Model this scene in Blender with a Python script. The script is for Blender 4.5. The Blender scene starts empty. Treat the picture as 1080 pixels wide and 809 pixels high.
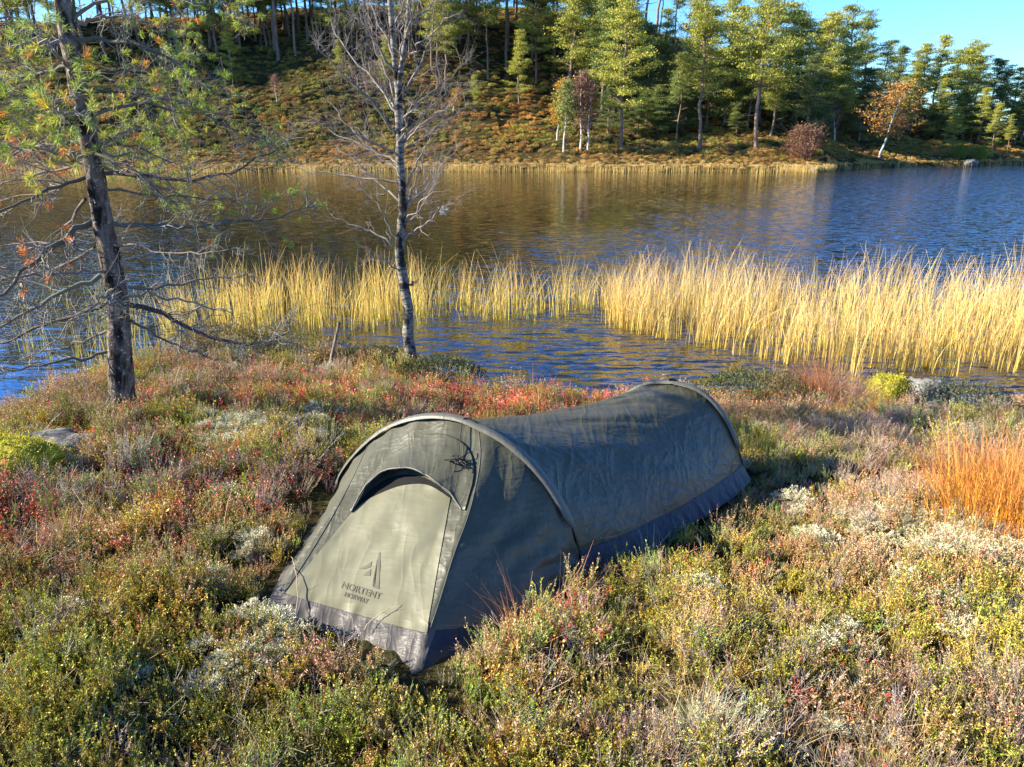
import bpy, math, random
import numpy as np
from mathutils import Vector, Matrix, noise as mnoise
from mathutils.bvhtree import BVHTree

# ------------------------------------------------------------------ camera, sky, sun, exposure
SC = bpy.context.scene
COL = SC.collection
F_PX, W_PX, H_PX = 760.0, 1080.0, 809.0
CAM_Z = 1.65
PITCH = math.atan((404.5 - 148) / F_PX)
CP, SP = math.cos(PITCH), math.sin(PITCH)
cd = bpy.data.cameras.new('camera'); cam = bpy.data.objects.new('camera', cd); COL.objects.link(cam)
cam.location = (0, 0, CAM_Z); cam.rotation_euler = (math.pi / 2 - PITCH, 0, 0)
cd.sensor_fit = 'HORIZONTAL'; cd.sensor_width = 36; cd.lens = 36 * F_PX / W_PX
cd.clip_start = 0.05; cd.clip_end = 3000
SC.camera = cam

SUN_EL, SUN_AZ = math.radians(26), math.atan2(-1.0, -0.02)      # azimuth from +Y towards +X
w = bpy.data.worlds.new('World'); SC.world = w; w.use_nodes = True
nt = w.node_tree; nt.nodes.clear()
sky = nt.nodes.new('ShaderNodeTexSky'); sky.sky_type = 'NISHITA'; sky.sun_disc = False
sky.sun_elevation = SUN_EL; sky.sun_rotation = SUN_AZ
sky.air_density = 1.0; sky.dust_density = 0.1; sky.ozone_density = 2.5; sky.altitude = 0
bg = nt.nodes.new('ShaderNodeBackground'); bg.inputs[1].default_value = 0.08
wo = nt.nodes.new('ShaderNodeOutputWorld')
hs = nt.nodes.new('ShaderNodeHueSaturation'); hs.inputs['Saturation'].default_value = 1.18; hs.inputs['Value'].default_value = 1.0
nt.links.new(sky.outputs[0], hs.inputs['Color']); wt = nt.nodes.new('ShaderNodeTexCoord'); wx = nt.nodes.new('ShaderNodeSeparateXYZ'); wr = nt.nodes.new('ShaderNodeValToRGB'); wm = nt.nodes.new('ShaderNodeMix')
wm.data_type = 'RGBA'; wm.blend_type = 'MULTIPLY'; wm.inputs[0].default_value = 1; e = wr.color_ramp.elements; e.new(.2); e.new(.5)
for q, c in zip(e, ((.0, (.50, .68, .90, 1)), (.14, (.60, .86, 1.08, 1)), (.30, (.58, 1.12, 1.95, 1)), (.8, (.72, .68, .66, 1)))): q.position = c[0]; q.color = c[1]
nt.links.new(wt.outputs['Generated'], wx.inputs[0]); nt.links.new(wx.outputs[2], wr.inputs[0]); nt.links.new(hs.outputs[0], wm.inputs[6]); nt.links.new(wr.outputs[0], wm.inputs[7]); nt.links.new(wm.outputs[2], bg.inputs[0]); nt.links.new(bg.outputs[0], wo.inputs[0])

sl = bpy.data.lights.new('sun', 'SUN'); sl.energy = 5.0; sl.angle = math.radians(0.5); sl.color = (1.0, 0.90, 0.70)
so = bpy.data.objects.new('sun', sl); COL.objects.link(so)
sd = Vector((math.sin(SUN_AZ) * math.cos(SUN_EL), math.cos(SUN_AZ) * math.cos(SUN_EL), math.sin(SUN_EL)))
so.rotation_euler = sd.to_track_quat('Z', 'Y').to_euler()
so.location = (-30, -5, 30)
SC.view_settings.view_transform = 'Standard'; SC.view_settings.look = 'None'
SC.view_settings.exposure = 1.85; SC.view_settings.gamma = 1

# ------------------------------------------------------------------ helpers
rng = np.random.default_rng(7)
random.seed(7)
CAMP = np.array((0, 0, CAM_Z))
WATER = -0.7

def ray(px, py):
    dx = (np.asarray(px, float) - 540) / F_PX; dz = -(np.asarray(py, float) - 404.5) / F_PX
    return np.stack([dx, CP + dz * SP, -SP + dz * CP], -1)

def on_z(px, py, z):
    d = ray(px, py); t = (z - CAM_Z) / d[..., 2]
    return CAMP + d * t[..., None] if np.ndim(t) else CAMP + d * t

def at_y(px, py, y):
    d = ray(px, py); return CAMP + d * (y / d[1])

def on_plane(px, py, P, n):
    d = ray(px, py); t = np.dot(P - CAMP, n) / np.dot(d, n); return CAMP + d * t

def _h(ix, iy, s):
    n = (ix.astype(np.int64) * 374761393 + iy.astype(np.int64) * 668265263 + s * 974634777) & 0xffffffff
    n = ((n ^ (n >> 13)) * 1274126177) & 0xffffffff
    return ((n ^ (n >> 16)) & 0xffff) / 65535.0

def vn(x, y, s=0):
    x = np.asarray(x, float); y = np.asarray(y, float)
    ix = np.floor(x); iy = np.floor(y); fx = x - ix; fy = y - iy
    fx = fx * fx * (3 - 2 * fx); fy = fy * fy * (3 - 2 * fy)
    a = _h(ix, iy, s); b = _h(ix + 1, iy, s); c = _h(ix, iy + 1, s); d = _h(ix + 1, iy + 1, s)
    return (a * (1 - fx) + b * fx) * (1 - fy) + (c * (1 - fx) + d * fx) * fy

def fbm(x, y, s=0, o=4):
    t = 0; a = 0.5; n = 0
    for k in range(o):
        t = t + a * vn(x * 2 ** k, y * 2 ** k, s + k * 13); n += a; a *= 0.5
    return t / n

def sst(a, b, x):
    t = np.clip((x - a) / (b - a), 0, 1); return t * t * (3 - 2 * t)

class Geo:
    """collects triangles/quads with a colour per vertex, builds ONE mesh object"""
    def __init__(s): s.v = []; s.q = []; s.t = []; s.c = []; s.n = 0
    def add(s, v, q=None, t=None, c=(1, 1, 1)):
        v = np.asarray(v, float).reshape(-1, 3)
        c = np.asarray(c, float)
        if c.ndim == 1: c = np.tile(c, (len(v), 1))
        if q is not None and len(q): s.q.append(np.asarray(q, int).reshape(-1, 4) + s.n)
        if t is not None and len(t): s.t.append(np.asarray(t, int).reshape(-1, 3) + s.n)
        s.v.append(v); s.c.append(c); s.n += len(v)
    def tube(s, P, R, k=5, c=(1, 1, 1), cap=True):
        P = np.asarray(P, float); n = len(P)
        R = np.broadcast_to(np.asarray(R, float), (n,))
        T = np.gradient(P, axis=0); T /= np.linalg.norm(T, axis=1)[:, None] + 1e-9
        up = np.array((0, 0, 1.0)) if abs(T[0][2]) < .9 else np.array((1.0, 0, 0))
        A = np.cross(T, up); A /= np.linalg.norm(A, axis=1)[:, None] + 1e-9
        B = np.cross(T, A)
        th = np.arange(k) * 2 * np.pi / k
        V = P[:, None] + R[:, None, None] * (A[:, None] * np.cos(th)[None, :, None] + B[:, None] * np.sin(th)[None, :, None])
        i = np.arange(n - 1)[:, None] * k; j = np.arange(k)[None]; j2 = (j + 1) % k
        q = np.stack([i + j, i + j2, i + k + j2, i + k + j], -1).reshape(-1, 4)
        cc = np.asarray(c, float)
        if cc.ndim == 2: cc = np.repeat(cc, k, axis=0)
        t = None
        if cap: t = [(b, b + m, b + m + 1) if e else (b, b + m + 1, b + m) for b, e in ((0, 1), ((n - 1) * k, 0)) for m in range(1, k - 1)]
        s.add(V.reshape(-1, 3), q=q, t=t, c=cc)
    def tris(s, C, size, c, stretch=1.0, axis=None, flat=0.0):
        """random little triangles (leaves) at centres C"""
        n = len(C); C = np.asarray(C, float)
        a = rng.normal(size=(n, 3)); 
        if axis is not None: a = a * (1 - flat) + axis * flat * 2
        a /= np.linalg.norm(a, axis=1)[:, None]
        b = rng.normal(size=(n, 3)); b -= a * (a * b).sum(1)[:, None]; b /= np.linalg.norm(b, axis=1)[:, None]
        size = np.broadcast_to(size, (n,))[:, None]
        V = np.stack([C - b * size * .5, C + a * size * stretch, C + b * size * .5], 1)
        c = np.asarray(c, float); c = np.tile(c, (n, 1)) if c.ndim == 1 else c
        s.add(V.reshape(-1, 3), t=np.arange(3 * n).reshape(-1, 3), c=np.repeat(c, 3, axis=0))
    def leaves(s, C, D, L, Wd, c):
        """diamond leaves, base at C, direction D"""
        n = len(C); D = D / (np.linalg.norm(D, axis=1)[:, None] + 1e-9)
        b = rng.normal(size=(n, 3)); b -= D * (D * b).sum(1)[:, None]; b /= np.linalg.norm(b, axis=1)[:, None]
        L = np.broadcast_to(L, (n,))[:, None]; Wd = np.broadcast_to(Wd, (n,))[:, None]
        V = np.stack([C, C + D * L * .5 + b * Wd * .5, C + D * L, C + D * L * .5 - b * Wd * .5], 1)
        c = np.asarray(c, float); c = np.tile(c, (n, 1)) if c.ndim == 1 else c
        s.add(V.reshape(-1, 3), q=np.arange(4 * n).reshape(-1, 4), c=np.repeat(c, 4, axis=0))
    def blades(s, B, H, Wd, lean, c0, c1, seg=4, curve=1.0):
        """thin curved ribbons: base B, height H, width, lean vector (n,2)"""
        n = len(B); H = np.broadcast_to(H, (n,)); Wd = np.broadcast_to(Wd, (n,))
        ang = rng.uniform(0, np.pi, n); side = np.stack([np.cos(ang), np.sin(ang), np.zeros(n)], -1)
        V = []; Cc = []
        for k in range(seg + 1):
            f = k / seg
            p = B + np.stack([lean[:, 0] * H * f ** (1 + curve), lean[:, 1] * H * f ** (1 + curve), H * f * (1 - .12 * f * (lean ** 2).sum(1) * 2)], -1)
            wd = (Wd * (1 - f * .85))[:, None] * .5
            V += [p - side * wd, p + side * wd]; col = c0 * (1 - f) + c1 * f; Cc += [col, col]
        V = np.stack(V, 1); Cc = np.stack(Cc, 1); m = 2 * (seg + 1)
        q = np.concatenate([np.array([[2 * k, 2 * k + 1, 2 * k + 3, 2 * k + 2]]) for k in range(seg)])
        q = (q[None] + (np.arange(n) * m)[:, None, None]).reshape(-1, 4)
        s.add(V.reshape(-1, 3), q=q, c=Cc.reshape(-1, 3))
    def mesh(s, name):
        me = bpy.data.meshes.new(name)
        v = np.concatenate(s.v); q = np.concatenate(s.q) if s.q else np.zeros((0, 4), int); t = np.concatenate(s.t) if s.t else np.zeros((0, 3), int)
        me.vertices.add(len(v)); me.vertices.foreach_set('co', v.ravel())
        me.loops.add(q.size + t.size); me.loops.foreach_set('vertex_index', np.concatenate([q.ravel(), t.ravel()]))
        me.polygons.add(len(q) + len(t))
        ls = np.concatenate([np.arange(len(q)) * 4, q.size + np.arange(len(t)) * 3])
        me.polygons.foreach_set('loop_start', ls)
        me.update(calc_edges=True)
        ca = me.attributes.new('lc', 'FLOAT_COLOR', 'POINT')
        c = np.concatenate(s.c); ca.data.foreach_set('color', np.concatenate([c, np.ones((len(c), 1))], 1).ravel())
        return me
    def build(s, name, mat, parent=None, smooth=False, link=True):
        me = s.mesh(name); me.materials.append(mat)
        if smooth: me.polygons.foreach_set('use_smooth', [True] * len(me.polygons))
        o = bpy.data.objects.new(name, me)
        if link: COL.objects.link(o)
        if parent: o.parent = parent; o.matrix_parent_inverse = Matrix.Identity(4); o.location = -Vector(parent.location) if (parent.type == 'EMPTY' and parent.name not in LOCAL) else (0, 0, 0)
        return o

LOCAL = set()
def empty(name, loc, label=None, cat=None, group=None, local=False):
    o = bpy.data.objects.new(name, None); COL.objects.link(o); o.location = loc
    o.empty_display_size = .2
    if local: LOCAL.add(o.name)
    tag(o, label, cat, group); return o

def tag(o, label=None, cat=None, group=None, kind=None):
    for k, v in (('label', label), ('category', cat), ('group', group), ('kind', kind)):
        if v: o[k] = v
    return o

# ------------------------------------------------------------------ materials
def mat(name, base=(.5, .5, .5), rough=.7, spec=.3, attr=False, inst=False, sheen=0, trans=0):
    m = bpy.data.materials.new(name); m.use_nodes = True; N = m.node_tree.nodes; L = m.node_tree.links
    b = N['Principled BSDF']; b.inputs['Base Color'].default_value = (*base, 1); b.inputs['Roughness'].default_value = rough
    b.inputs['Specular IOR Level'].default_value = spec
    if sheen: b.inputs['Sheen Weight'].default_value = sheen
    out = None
    if attr:
        a = N.new('ShaderNodeAttribute'); a.attribute_name = 'lc'; out = a.outputs['Color']
        if inst:
            i = N.new('ShaderNodeAttribute'); i.attribute_type = 'INSTANCER'; i.attribute_name = 'tint'
            x = N.new('ShaderNodeMix'); x.data_type = 'RGBA'; x.blend_type = 'MULTIPLY'; x.inputs[0].default_value = 1
            L.new(out, x.inputs[6]); L.new(i.outputs['Color'], x.inputs[7]); out = x.outputs[2]
        L.new(out, b.inputs['Base Color'])
    if trans:
        t = N.new('ShaderNodeBsdfTranslucent'); ms = N.new('ShaderNodeMixShader'); ms.inputs[0].default_value = trans
        t.inputs[0].default_value = (*base, 1)
        if out: L.new(out, t.inputs[0])
        L.new(b.outputs[0], ms.inputs[1]); L.new(t.outputs[0], ms.inputs[2]); L.new(ms.outputs[0], N['Material Output'].inputs[0])
    return m

def noise_node(N, L, scale, detail=4, dist=0, vec=None, sc=None, rot=None, coord='Object', rough=.55):
    if vec is None:
        tc = N.new('ShaderNodeTexCoord'); mp = N.new('ShaderNodeMapping')
        L.new(tc.outputs[coord], mp.inputs[0]); 
        if sc: mp.inputs['Scale'].default_value = sc
        if rot: mp.inputs['Rotation'].default_value = rot
        vec = mp.outputs[0]
    n = N.new('ShaderNodeTexNoise'); n.inputs['Scale'].default_value = scale; n.inputs['Detail'].default_value = detail
    n.inputs['Distortion'].default_value = dist; n.inputs['Roughness'].default_value = rough
    L.new(vec, n.inputs['Vector']); return n

def ramp(N, L, src, stops):
    r = N.new('ShaderNodeValToRGB'); e = r.color_ramp.elements
    while len(e) < len(stops): e.new(.5)
    for k, (p, c) in enumerate(stops): e[k].position = p; e[k].color = (*c, 1)
    L.new(src, r.inputs[0]); return r

def fabric(name, base, rough=.42, crinkle=1.0, spec=.45, fine=9):
    m = mat(name, base, rough, spec); N = m.node_tree.nodes; L = m.node_tree.links; b = N['Principled BSDF']
    hs = []
    for sc, rot, s, dist, pw in (((.14, 1, .8), (.1, .2, .95), fine * 1.0, .25, 9), ((1, .16, .5), (.3, .5, .6), fine * 1.6, .35, 8), ((.2, 1, 1.4), (.5, -.3, -.35), fine * 2.4, .25, 7)):
        n = noise_node(N, L, s, 2, dist, sc=sc, rot=rot)
        sub = N.new('ShaderNodeMath'); sub.operation = 'SUBTRACT'; sub.inputs[1].default_value = .5; L.new(n.outputs[0], sub.inputs[0])
        ab = N.new('ShaderNodeMath'); ab.operation = 'ABSOLUTE'; L.new(sub.outputs[0], ab.inputs[0])
        iv = N.new('ShaderNodeMath'); iv.operation = 'SUBTRACT'; iv.inputs[0].default_value = 1; L.new(ab.outputs[0], iv.inputs[1])
        po = N.new('ShaderNodeMath'); po.operation = 'POWER'; po.inputs[1].default_value = pw; L.new(iv.outputs[0], po.inputs[0])
        hs.append(po.outputs[0])
    a1 = N.new('ShaderNodeMath'); a1.operation = 'ADD'; L.new(hs[0], a1.inputs[0]); L.new(hs[1], a1.inputs[1])
    a2 = N.new('ShaderNodeMath'); a2.operation = 'MULTIPLY_ADD'; a2.inputs[1].default_value = .8; L.new(hs[2], a2.inputs[0]); L.new(a1.outputs[0], a2.inputs[2])
    bp = N.new('ShaderNodeBump'); bp.inputs['Strength'].default_value = .42 * crinkle; bp.inputs['Distance'].default_value = .007
    L.new(a2.outputs[0], bp.inputs['Height']); L.new(bp.outputs[0], b.inputs['Normal'])
    n = noise_node(N, L, 5, 3); r = ramp(N, L, n.outputs[0], [(.3, tuple(x * .86 for x in base)), (.7, tuple(min(1, x * 1.1) for x in base))])
    L.new(r.outputs[0], b.inputs['Base Color'])
    return m

M_leaf = mat('foliage_tinted', rough=.55, spec=.25, attr=True, inst=True, trans=.15)
M_far = mat('foliage_far', rough=.7, spec=.1, attr=True, trans=.25)
M_reed = mat('reed_blade', rough=.6, spec=.2, attr=True, trans=.3)
M_twig = mat('twig_bark', rough=.85, spec=.15, attr=True)
M_black = mat('black_cord', (.012, .012, .014), .5, .3)

# ground
M_ground = mat('ground_soil', rough=.95, spec=.05)
N = M_ground.node_tree.nodes; L = M_ground.node_tree.links; b = N['Principled BSDF']
n1 = noise_node(N, L, .35, 6); n2 = noise_node(N, L, 9, 8)
r1 = ramp(N, L, n1.outputs[0], [(.35, (.030, .024, .012)), (.5, (.055, .050, .018)), (.65, (.095, .052, .022))])
r2 = ramp(N, L, n2.outputs[0], [(.3, (.35, .35, .35)), (.7, (1.2, 1.2, 1.2))])
mx = N.new('ShaderNodeMix'); mx.data_type = 'RGBA'; mx.blend_type = 'MULTIPLY'; mx.inputs[0].default_value = 1
L.new(r1.outputs[0], mx.inputs[6]); L.new(r2.outputs[0], mx.inputs[7]); L.new(mx.outputs[2], b.inputs['Base Color'])
bp = N.new('ShaderNodeBump'); bp.inputs['Distance'].default_value = .05; L.new(n2.outputs[0], bp.inputs['Height']); L.new(bp.outputs[0], b.inputs['Normal'])

# water
M_water = mat('lake_water', (.012, .011, .006), .06, .5)
N = M_water.node_tree.nodes; L = M_water.node_tree.links; b = N['Principled BSDF']; b.inputs['IOR'].default_value = 2.1
nA = noise_node(N, L, 6.5, 3, .3, sc=(.40, 1.5, 1), rot=(0, 0, .10)); nB = noise_node(N, L, 20, 3, .2, sc=(.4, 1.5, 1), rot=(0, 0, -.12))
nC = noise_node(N, L, .09, 2, 0)
st = N.new('ShaderNodeMapRange'); st.inputs[1].default_value = .35; st.inputs[2].default_value = .65; st.inputs[3].default_value = .35; st.inputs[4].default_value = 1.0
tcw = N.new('ShaderNodeTexCoord'); sw = N.new('ShaderNodeSeparateXYZ'); L.new(tcw.outputs['Object'], sw.inputs[0])
w1 = N.new('ShaderNodeMath'); w1.operation = 'MULTIPLY_ADD'; w1.inputs[1].default_value = -.5; w1.inputs[2].default_value = 4.5; L.new(sw.outputs[1], w1.inputs[0])   # the left of the lake lies in the lee, the right is wind-rippled
w2 = N.new('ShaderNodeMath'); L.new(w1.outputs[0], w2.inputs[0]); L.new(sw.outputs[0], w2.inputs[1])
w3 = N.new('ShaderNodeMath'); w3.operation = 'MULTIPLY_ADD'; w3.inputs[1].default_value = 16.0; L.new(nC.outputs[0], w3.inputs[0]); L.new(w2.outputs[0], w3.inputs[2])
st.inputs[1].default_value = 3; st.inputs[2].default_value = 12; st.inputs[3].default_value = .30; st.inputs[4].default_value = 2.3
L.new(w3.outputs[0], st.inputs[0])
def vmath(op, a_, b__=None, sc=None):
    v = N.new('ShaderNodeVectorMath'); v.operation = op
    for k_, q_ in ((0, a_), (1, b__)):
        if q_ is None: continue
        if isinstance(q_, tuple): v.inputs[k_].default_value = q_
        else: L.new(q_, v.inputs[k_])
    if sc is not None: L.new(sc, v.inputs['Scale']) if not isinstance(sc, float) else setattr(v.inputs['Scale'], 'default_value', sc)
    return v.outputs[0]
# wave slopes straight from two noise fields (a height bump would average out on the far water)
sA = vmath('SUBTRACT', nA.outputs['Color'], (.5, .5, .5)); sB = vmath('SCALE', vmath('SUBTRACT', nB.outputs['Color'], (.5, .5, .5)), None, .6)
slope = vmath('MULTIPLY', vmath('SCALE', vmath('ADD', sA, sB), None, st.outputs[0]), (.7, 1.0, 0.0))
L.new(vmath('NORMALIZE', vmath('ADD', slope, (0, 0, 1))), b.inputs['Normal'])

# barks
def bark(name, c0, c1, scale, sc, patch=None, dist=.02):
    m = mat(name, rough=.9, spec=.1); N = m.node_tree.nodes; L = m.node_tree.links; b = N['Principled BSDF']
    n = noise_node(N, L, scale, 6, .6, sc=sc); r = ramp(N, L, n.outputs[0], [(.38, c0), (.62, c1)]); src = r.outputs[0]
    if patch:
        n2 = noise_node(N, L, patch[0], 4, .4, sc=patch[3] if len(patch) > 3 else None); r2 = ramp(N, L, n2.outputs[0], [(patch[2], (0, 0, 0)), (patch[2] + .06, (1, 1, 1))])
        mx = N.new('ShaderNodeMix'); mx.data_type = 'RGBA'; L.new(r2.outputs[0], mx.inputs[0]); L.new(src, mx.inputs[6]); mx.inputs[7].default_value = (*patch[1], 1); src = mx.outputs[2]
    L.new(src, b.inputs['Base Color'])
    bp = N.new('ShaderNodeBump'); bp.inputs['Distance'].default_value = dist; bp.inputs['Strength'].default_value = .9; L.new(n.outputs[0], bp.inputs['Height']); L.new(bp.outputs[0], b.inputs['Normal'])
    return m
M_pinebark = bark('pine_bark', (.018, .014, .012), (.19, .15, .125), 20, (1, 1, .45), patch=(34, (.30, .30, .27), .60), dist=.035)
M_birchbark = bark('birch_bark', (.06, .055, .048), (.26, .245, .215), 24, (.6, .6, 2.0), patch=(6.5, (.025, .022, .02), .50, (1.3, 1.3, 1.2)), dist=.010)
M_fartrunk = bark('far_pine_bark', (.13, .095, .075), (.26, .18, .13), 3, (1, 1, .3), dist=.02)
M_farbirch = bark('far_birch_bark', (.35, .34, .31), (.6, .58, .53), 3, (1, 1, 2), dist=.01)
M_rock = bark('grey_rock', (.09, .09, .09), (.26, .25, .235), 9, (1, 1, 1), patch=(5, (.10, .09, .03), .58), dist=.03)
M_moss = bark('yellow_moss', (.13, .13, .015), (.33, .30, .03), 30, (1, 1, 1), dist=.03)
M_deadwood = bark('weathered_wood', (.10, .07, .05), (.28, .22, .17), 30, (1, 1, .2), dist=.006)

# ------------------------------------------------------------------ terrain
NS_PX = [(-600, 420), (0, 420), (110, 414), (150, 403), (200, 386), (270, 370), (350, 370), (430, 381), (500, 384), (600, 390), (700, 390), (760, 390), (850, 396), (940, 402), (1080, 398), (1600, 392)]
NSW = np.array([on_z(a, b_, WATER)[:2] for a, b_ in NS_PX]); NSW[:, 1] -= np.interp([q[0] for q in NS_PX], [0, 130, 200, 350, 430, 490, 1080], [1.35, 1.3, 1.0, .95, .85, 1.6, 1.5])
NSW[0] = (-14, 5.6); NSW[-1] = (12, 6.9)
FS = [(-900, 186), (0, 184), (300, 181), (600, 181), (860, 182), (900, 178), (1080, 174), (1500, 168)]
FSA = np.array([(on_z(a, b_, WATER)[0] / on_z(a, b_, WATER)[1], on_z(a, b_, WATER)[1]) for a, b_ in FS])
RID = [(-900, 80), (0, 42), (200, 40), (320, 30), (450, 26), (560, 30), (650, 44), (700, 56), (800, 84), (900, 108), (1000, 128), (1080, 139), (1500, 146)]
RIA = np.array([((a - 540) / F_PX / 1.05, (148 - b_) / F_PX) for a, b_ in RID])

def yN(x): return np.interp(x, NSW[:, 0], NSW[:, 1]) + .10 * (fbm(np.asarray(x) * 1.7, 0 * np.asarray(x), 3, 3) - .5) * 2
def yF(a): return np.interp(a, FSA[:, 0], FSA[:, 1]) + 1.6 * (vn(a * 30, a * 0, 9) - .5)

def T(x, y):
    x = np.asarray(x, float); y = np.asarray(y, float)
    d = yN(x) - y
    near = np.where(d > 0, -.70 + .30 * sst(0, .35, d) + .40 * np.clip((d - .1) / 3.3, 0, 1) ** .9, -.70 - .9 * sst(0, 3, -d))
    tent = np.exp(-(((x - .1) / 1.3) ** 2 + ((y - 2.9) / .9) ** 2) ** 2)
    near = near + np.where(d > 0, sst(0, 1, d) * (.16 * (fbm(x * .8, y * .8, 5, 2) - .5) + .09 * (fbm(x * 3, y * 3, 6, 2) - .5)) * (1 - tent), 0)
    near = near + .10 * np.exp(-(((x + 3.0) / .8) ** 2 + ((y - 6.6) / .7) ** 2))
    yy = np.maximum(y, 5); a = x / yy; f = yF(a); D = y - f
    hr = CAM_Z + (f + 38) * np.interp(a, RIA[:, 0], RIA[:, 1]) - .1
    up = sst(3.5, 40, D) * .6 + np.clip((D - 3.5) / 36.5, 0, 1) * .4
    far = WATER + .45 * sst(-.3, .5, D) + .5 * sst(1, 4, D) + np.maximum(hr + .1, 1.0) * up
    far = far + sst(3, 10, D) * (2.6 * (fbm(x * .11, y * .11, 21, 2) - .5) + 1.0 * (fbm(x * .45, y * .45, 22, 2) - .5)) * (1 - .7 * sst(28, 40, D)) - .35 * sst(45, 160, D) * hr
    return np.where(D > -3, np.where(D > -.4, far, -1.3 + .3 * sst(-3, -.4, D)), np.where(y < 20, near, -1.6))

def pos_on_ground(px, py):
    d = ray(px, py); t = np.concatenate([np.arange(.8, 12, .01), np.arange(12, 160, .05)])
    P = CAMP + d * t[:, None]; g_ = P[:, 2] - T(P[:, 0], P[:, 1]); k = np.argmax(g_ < 0)
    if g_[k] >= 0: k = len(t) - 1
    return P[k]

def shore_pos(px, back=.2):
    d = ray(px, 390); r_ = d[0] / d[1]; y_ = 7.0
    for _ in range(30): y_ = float(yN(r_ * y_)) - back
    return np.array((r_ * y_, y_, float(T(r_ * y_, y_))))

def spaced(segs):
    out = [segs[0][0]]
    for a, b_, st_ in segs: out += list(np.arange(a + st_, b_ + 1e-6, st_))
    return np.array(sorted(set(np.round(out, 4))))
xs = spaced([(-400, -120, 20), (-120, -60, 3), (-60, -12, 1.0), (-12, -5, .25), (-5, 5, .06), (5, 12, .25), (12, 100, 1.0), (100, 160, 3), (160, 480, 20)])
ys = spaced([(-60, -6, 6), (-6, 0, .5), (0, 8.5, .06), (8.5, 14, .5), (14, 46, 2), (46, 130, .9), (130, 190, 6), (190, 700, 30)])
X, Y = np.meshgrid(xs, ys); Z = T(X, Y)
G = Geo(); nx = len(xs); i, j = np.meshgrid(np.arange(len(ys) - 1), np.arange(nx - 1), indexing='ij'); k0 = i * nx + j
G.add(np.stack([X, Y, Z], -1), q=np.stack([k0, k0 + 1, k0 + nx + 1, k0 + nx], -1))
ground = G.build('ground', M_ground, smooth=True); tag(ground, 'peaty heath ground running under the lake and up the far hill', 'ground', kind='structure')

G = Geo(); G.add([(-420, 4, WATER), (500, 4, WATER), (500, 130, WATER), (-420, 130, WATER)], q=[(0, 1, 2, 3)])
water = G.build('water', M_water); tag(water, 'rippled lake reflecting brown hillside and blue sky', 'lake', kind='structure')

# ------------------------------------------------------------------ undergrowth prototypes (instanced, "stuff")
def unlinked(name, objs):
    c = bpy.data.collections.new(name)
    for o in objs: c.objects.link(o)
    return c

def stemcurve(base, dirv, L_, bend, n=5):
    t = np.linspace(0, 1, n)[:, None]; return base + dirv * L_ * t + bend * L_ * t ** 2

def jit(c, n, v=.25):
    c = np.asarray(c, float); return np.clip(c[None] * (1 + rng.normal(0, v, (n, 1))) * (1 + rng.normal(0, v * .35, (n, 3))), 0, 1)

def heather_proto(kind):
    g = Geo(); h0 = rng.uniform(.10, .15)
    for _ in range(13):
        a = rng.uniform(0, 2 * np.pi); r = rng.uniform(0, .04); base = np.array((math.cos(a) * r, math.sin(a) * r, -.02))
        tilt = rng.uniform(.1, .75); d = np.array((math.cos(a) * tilt, math.sin(a) * tilt, 1.0)); d /= np.linalg.norm(d)
        L_ = h0 * rng.uniform(.6, 1.15); P = stemcurve(base, d, L_, np.array((0, 0, .25)) + rng.normal(0, .12, 3))
        g.tube(P, np.linspace(.0013, .0006, 5), 3, c=(.16, .10, .07) if kind < 2 else (.30, .25, .22), cap=False)
        subs = [(P, .35)]
        for s_ in range(3):
            k = rng.integers(1, 4); d2 = d + rng.normal(0, .45, 3); d2[2] = abs(d2[2]) + .3; d2 /= np.linalg.norm(d2)
            Q = stemcurve(P[k], d2, L_ * rng.uniform(.3, .5), np.array((0, 0, .3)), 4); subs.append((Q, .1))
            g.tube(Q, .0006, 3, c=(.16, .10, .07) if kind < 2 else (.33, .28, .25), cap=False)
        for Q, f0 in subs:
            if kind == 3 and rng.random() < .6: continue
            n = 36 if f0 > .2 else 25
            t = rng.uniform(f0, 1, n) * (len(Q) - 1); i_ = np.minimum(t.astype(int), len(Q) - 2); f = (t - i_)[:, None]
            C = Q[i_] * (1 - f) + Q[i_ + 1] * f; tt = t / (len(Q) - 1)
            D = (Q[-1] - Q[0])[None] / np.linalg.norm(Q[-1] - Q[0]) * .9 + rng.normal(0, .55, (n, 3))
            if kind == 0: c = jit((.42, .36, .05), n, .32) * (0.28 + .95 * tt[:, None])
            elif kind == 1: c = np.where((tt > .6)[:, None], jit((.60, .38, .20), n, .32), jit((.30, .27, .06), n))
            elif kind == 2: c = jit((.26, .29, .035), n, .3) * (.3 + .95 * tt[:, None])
            else: c = jit((.46, .34, .21), n, .3)
            g.leaves(C, D, rng.uniform(.006, .012, n), rng.uniform(.0022, .0042, n), c)
    return g

def bilberry_proto(red):
    g = Geo()
    for _ in range(9):
        a = rng.uniform(0, 2 * np.pi); d = np.array((math.cos(a) * .5, math.sin(a) * .5, 1)); d /= np.linalg.norm(d)
        P = stemcurve(np.array((rng.normal(0, .03), rng.normal(0, .03), -.02)), d, rng.uniform(.10, .17), rng.normal(0, .2, 3))
        g.tube(P, .0011, 3, c=(.22, .13, .08), cap=False)
        n = 13; t = rng.uniform(.35, 1, n) * 4; i_ = np.minimum(t.astype(int), 3); f = (t - i_)[:, None]; C = P[i_] * (1 - f) + P[i_ + 1] * f + rng.normal(0, .008, (n, 3))
        c = jit(random.choice([(.60, .06, .04), (.58, .20, .05), (.48, .13, .08), (.62, .33, .18), (.58, .24, .15)] if red else [(.22, .26, .03), (.42, .38, .04), (.46, .24, .05)]), n)
        g.leaves(C, rng.normal(0, 1, (n, 3)) + np.array((0, 0, .3)), rng.uniform(.009, .016, n), rng.uniform(.006, .010, n), c)
    return g

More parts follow.
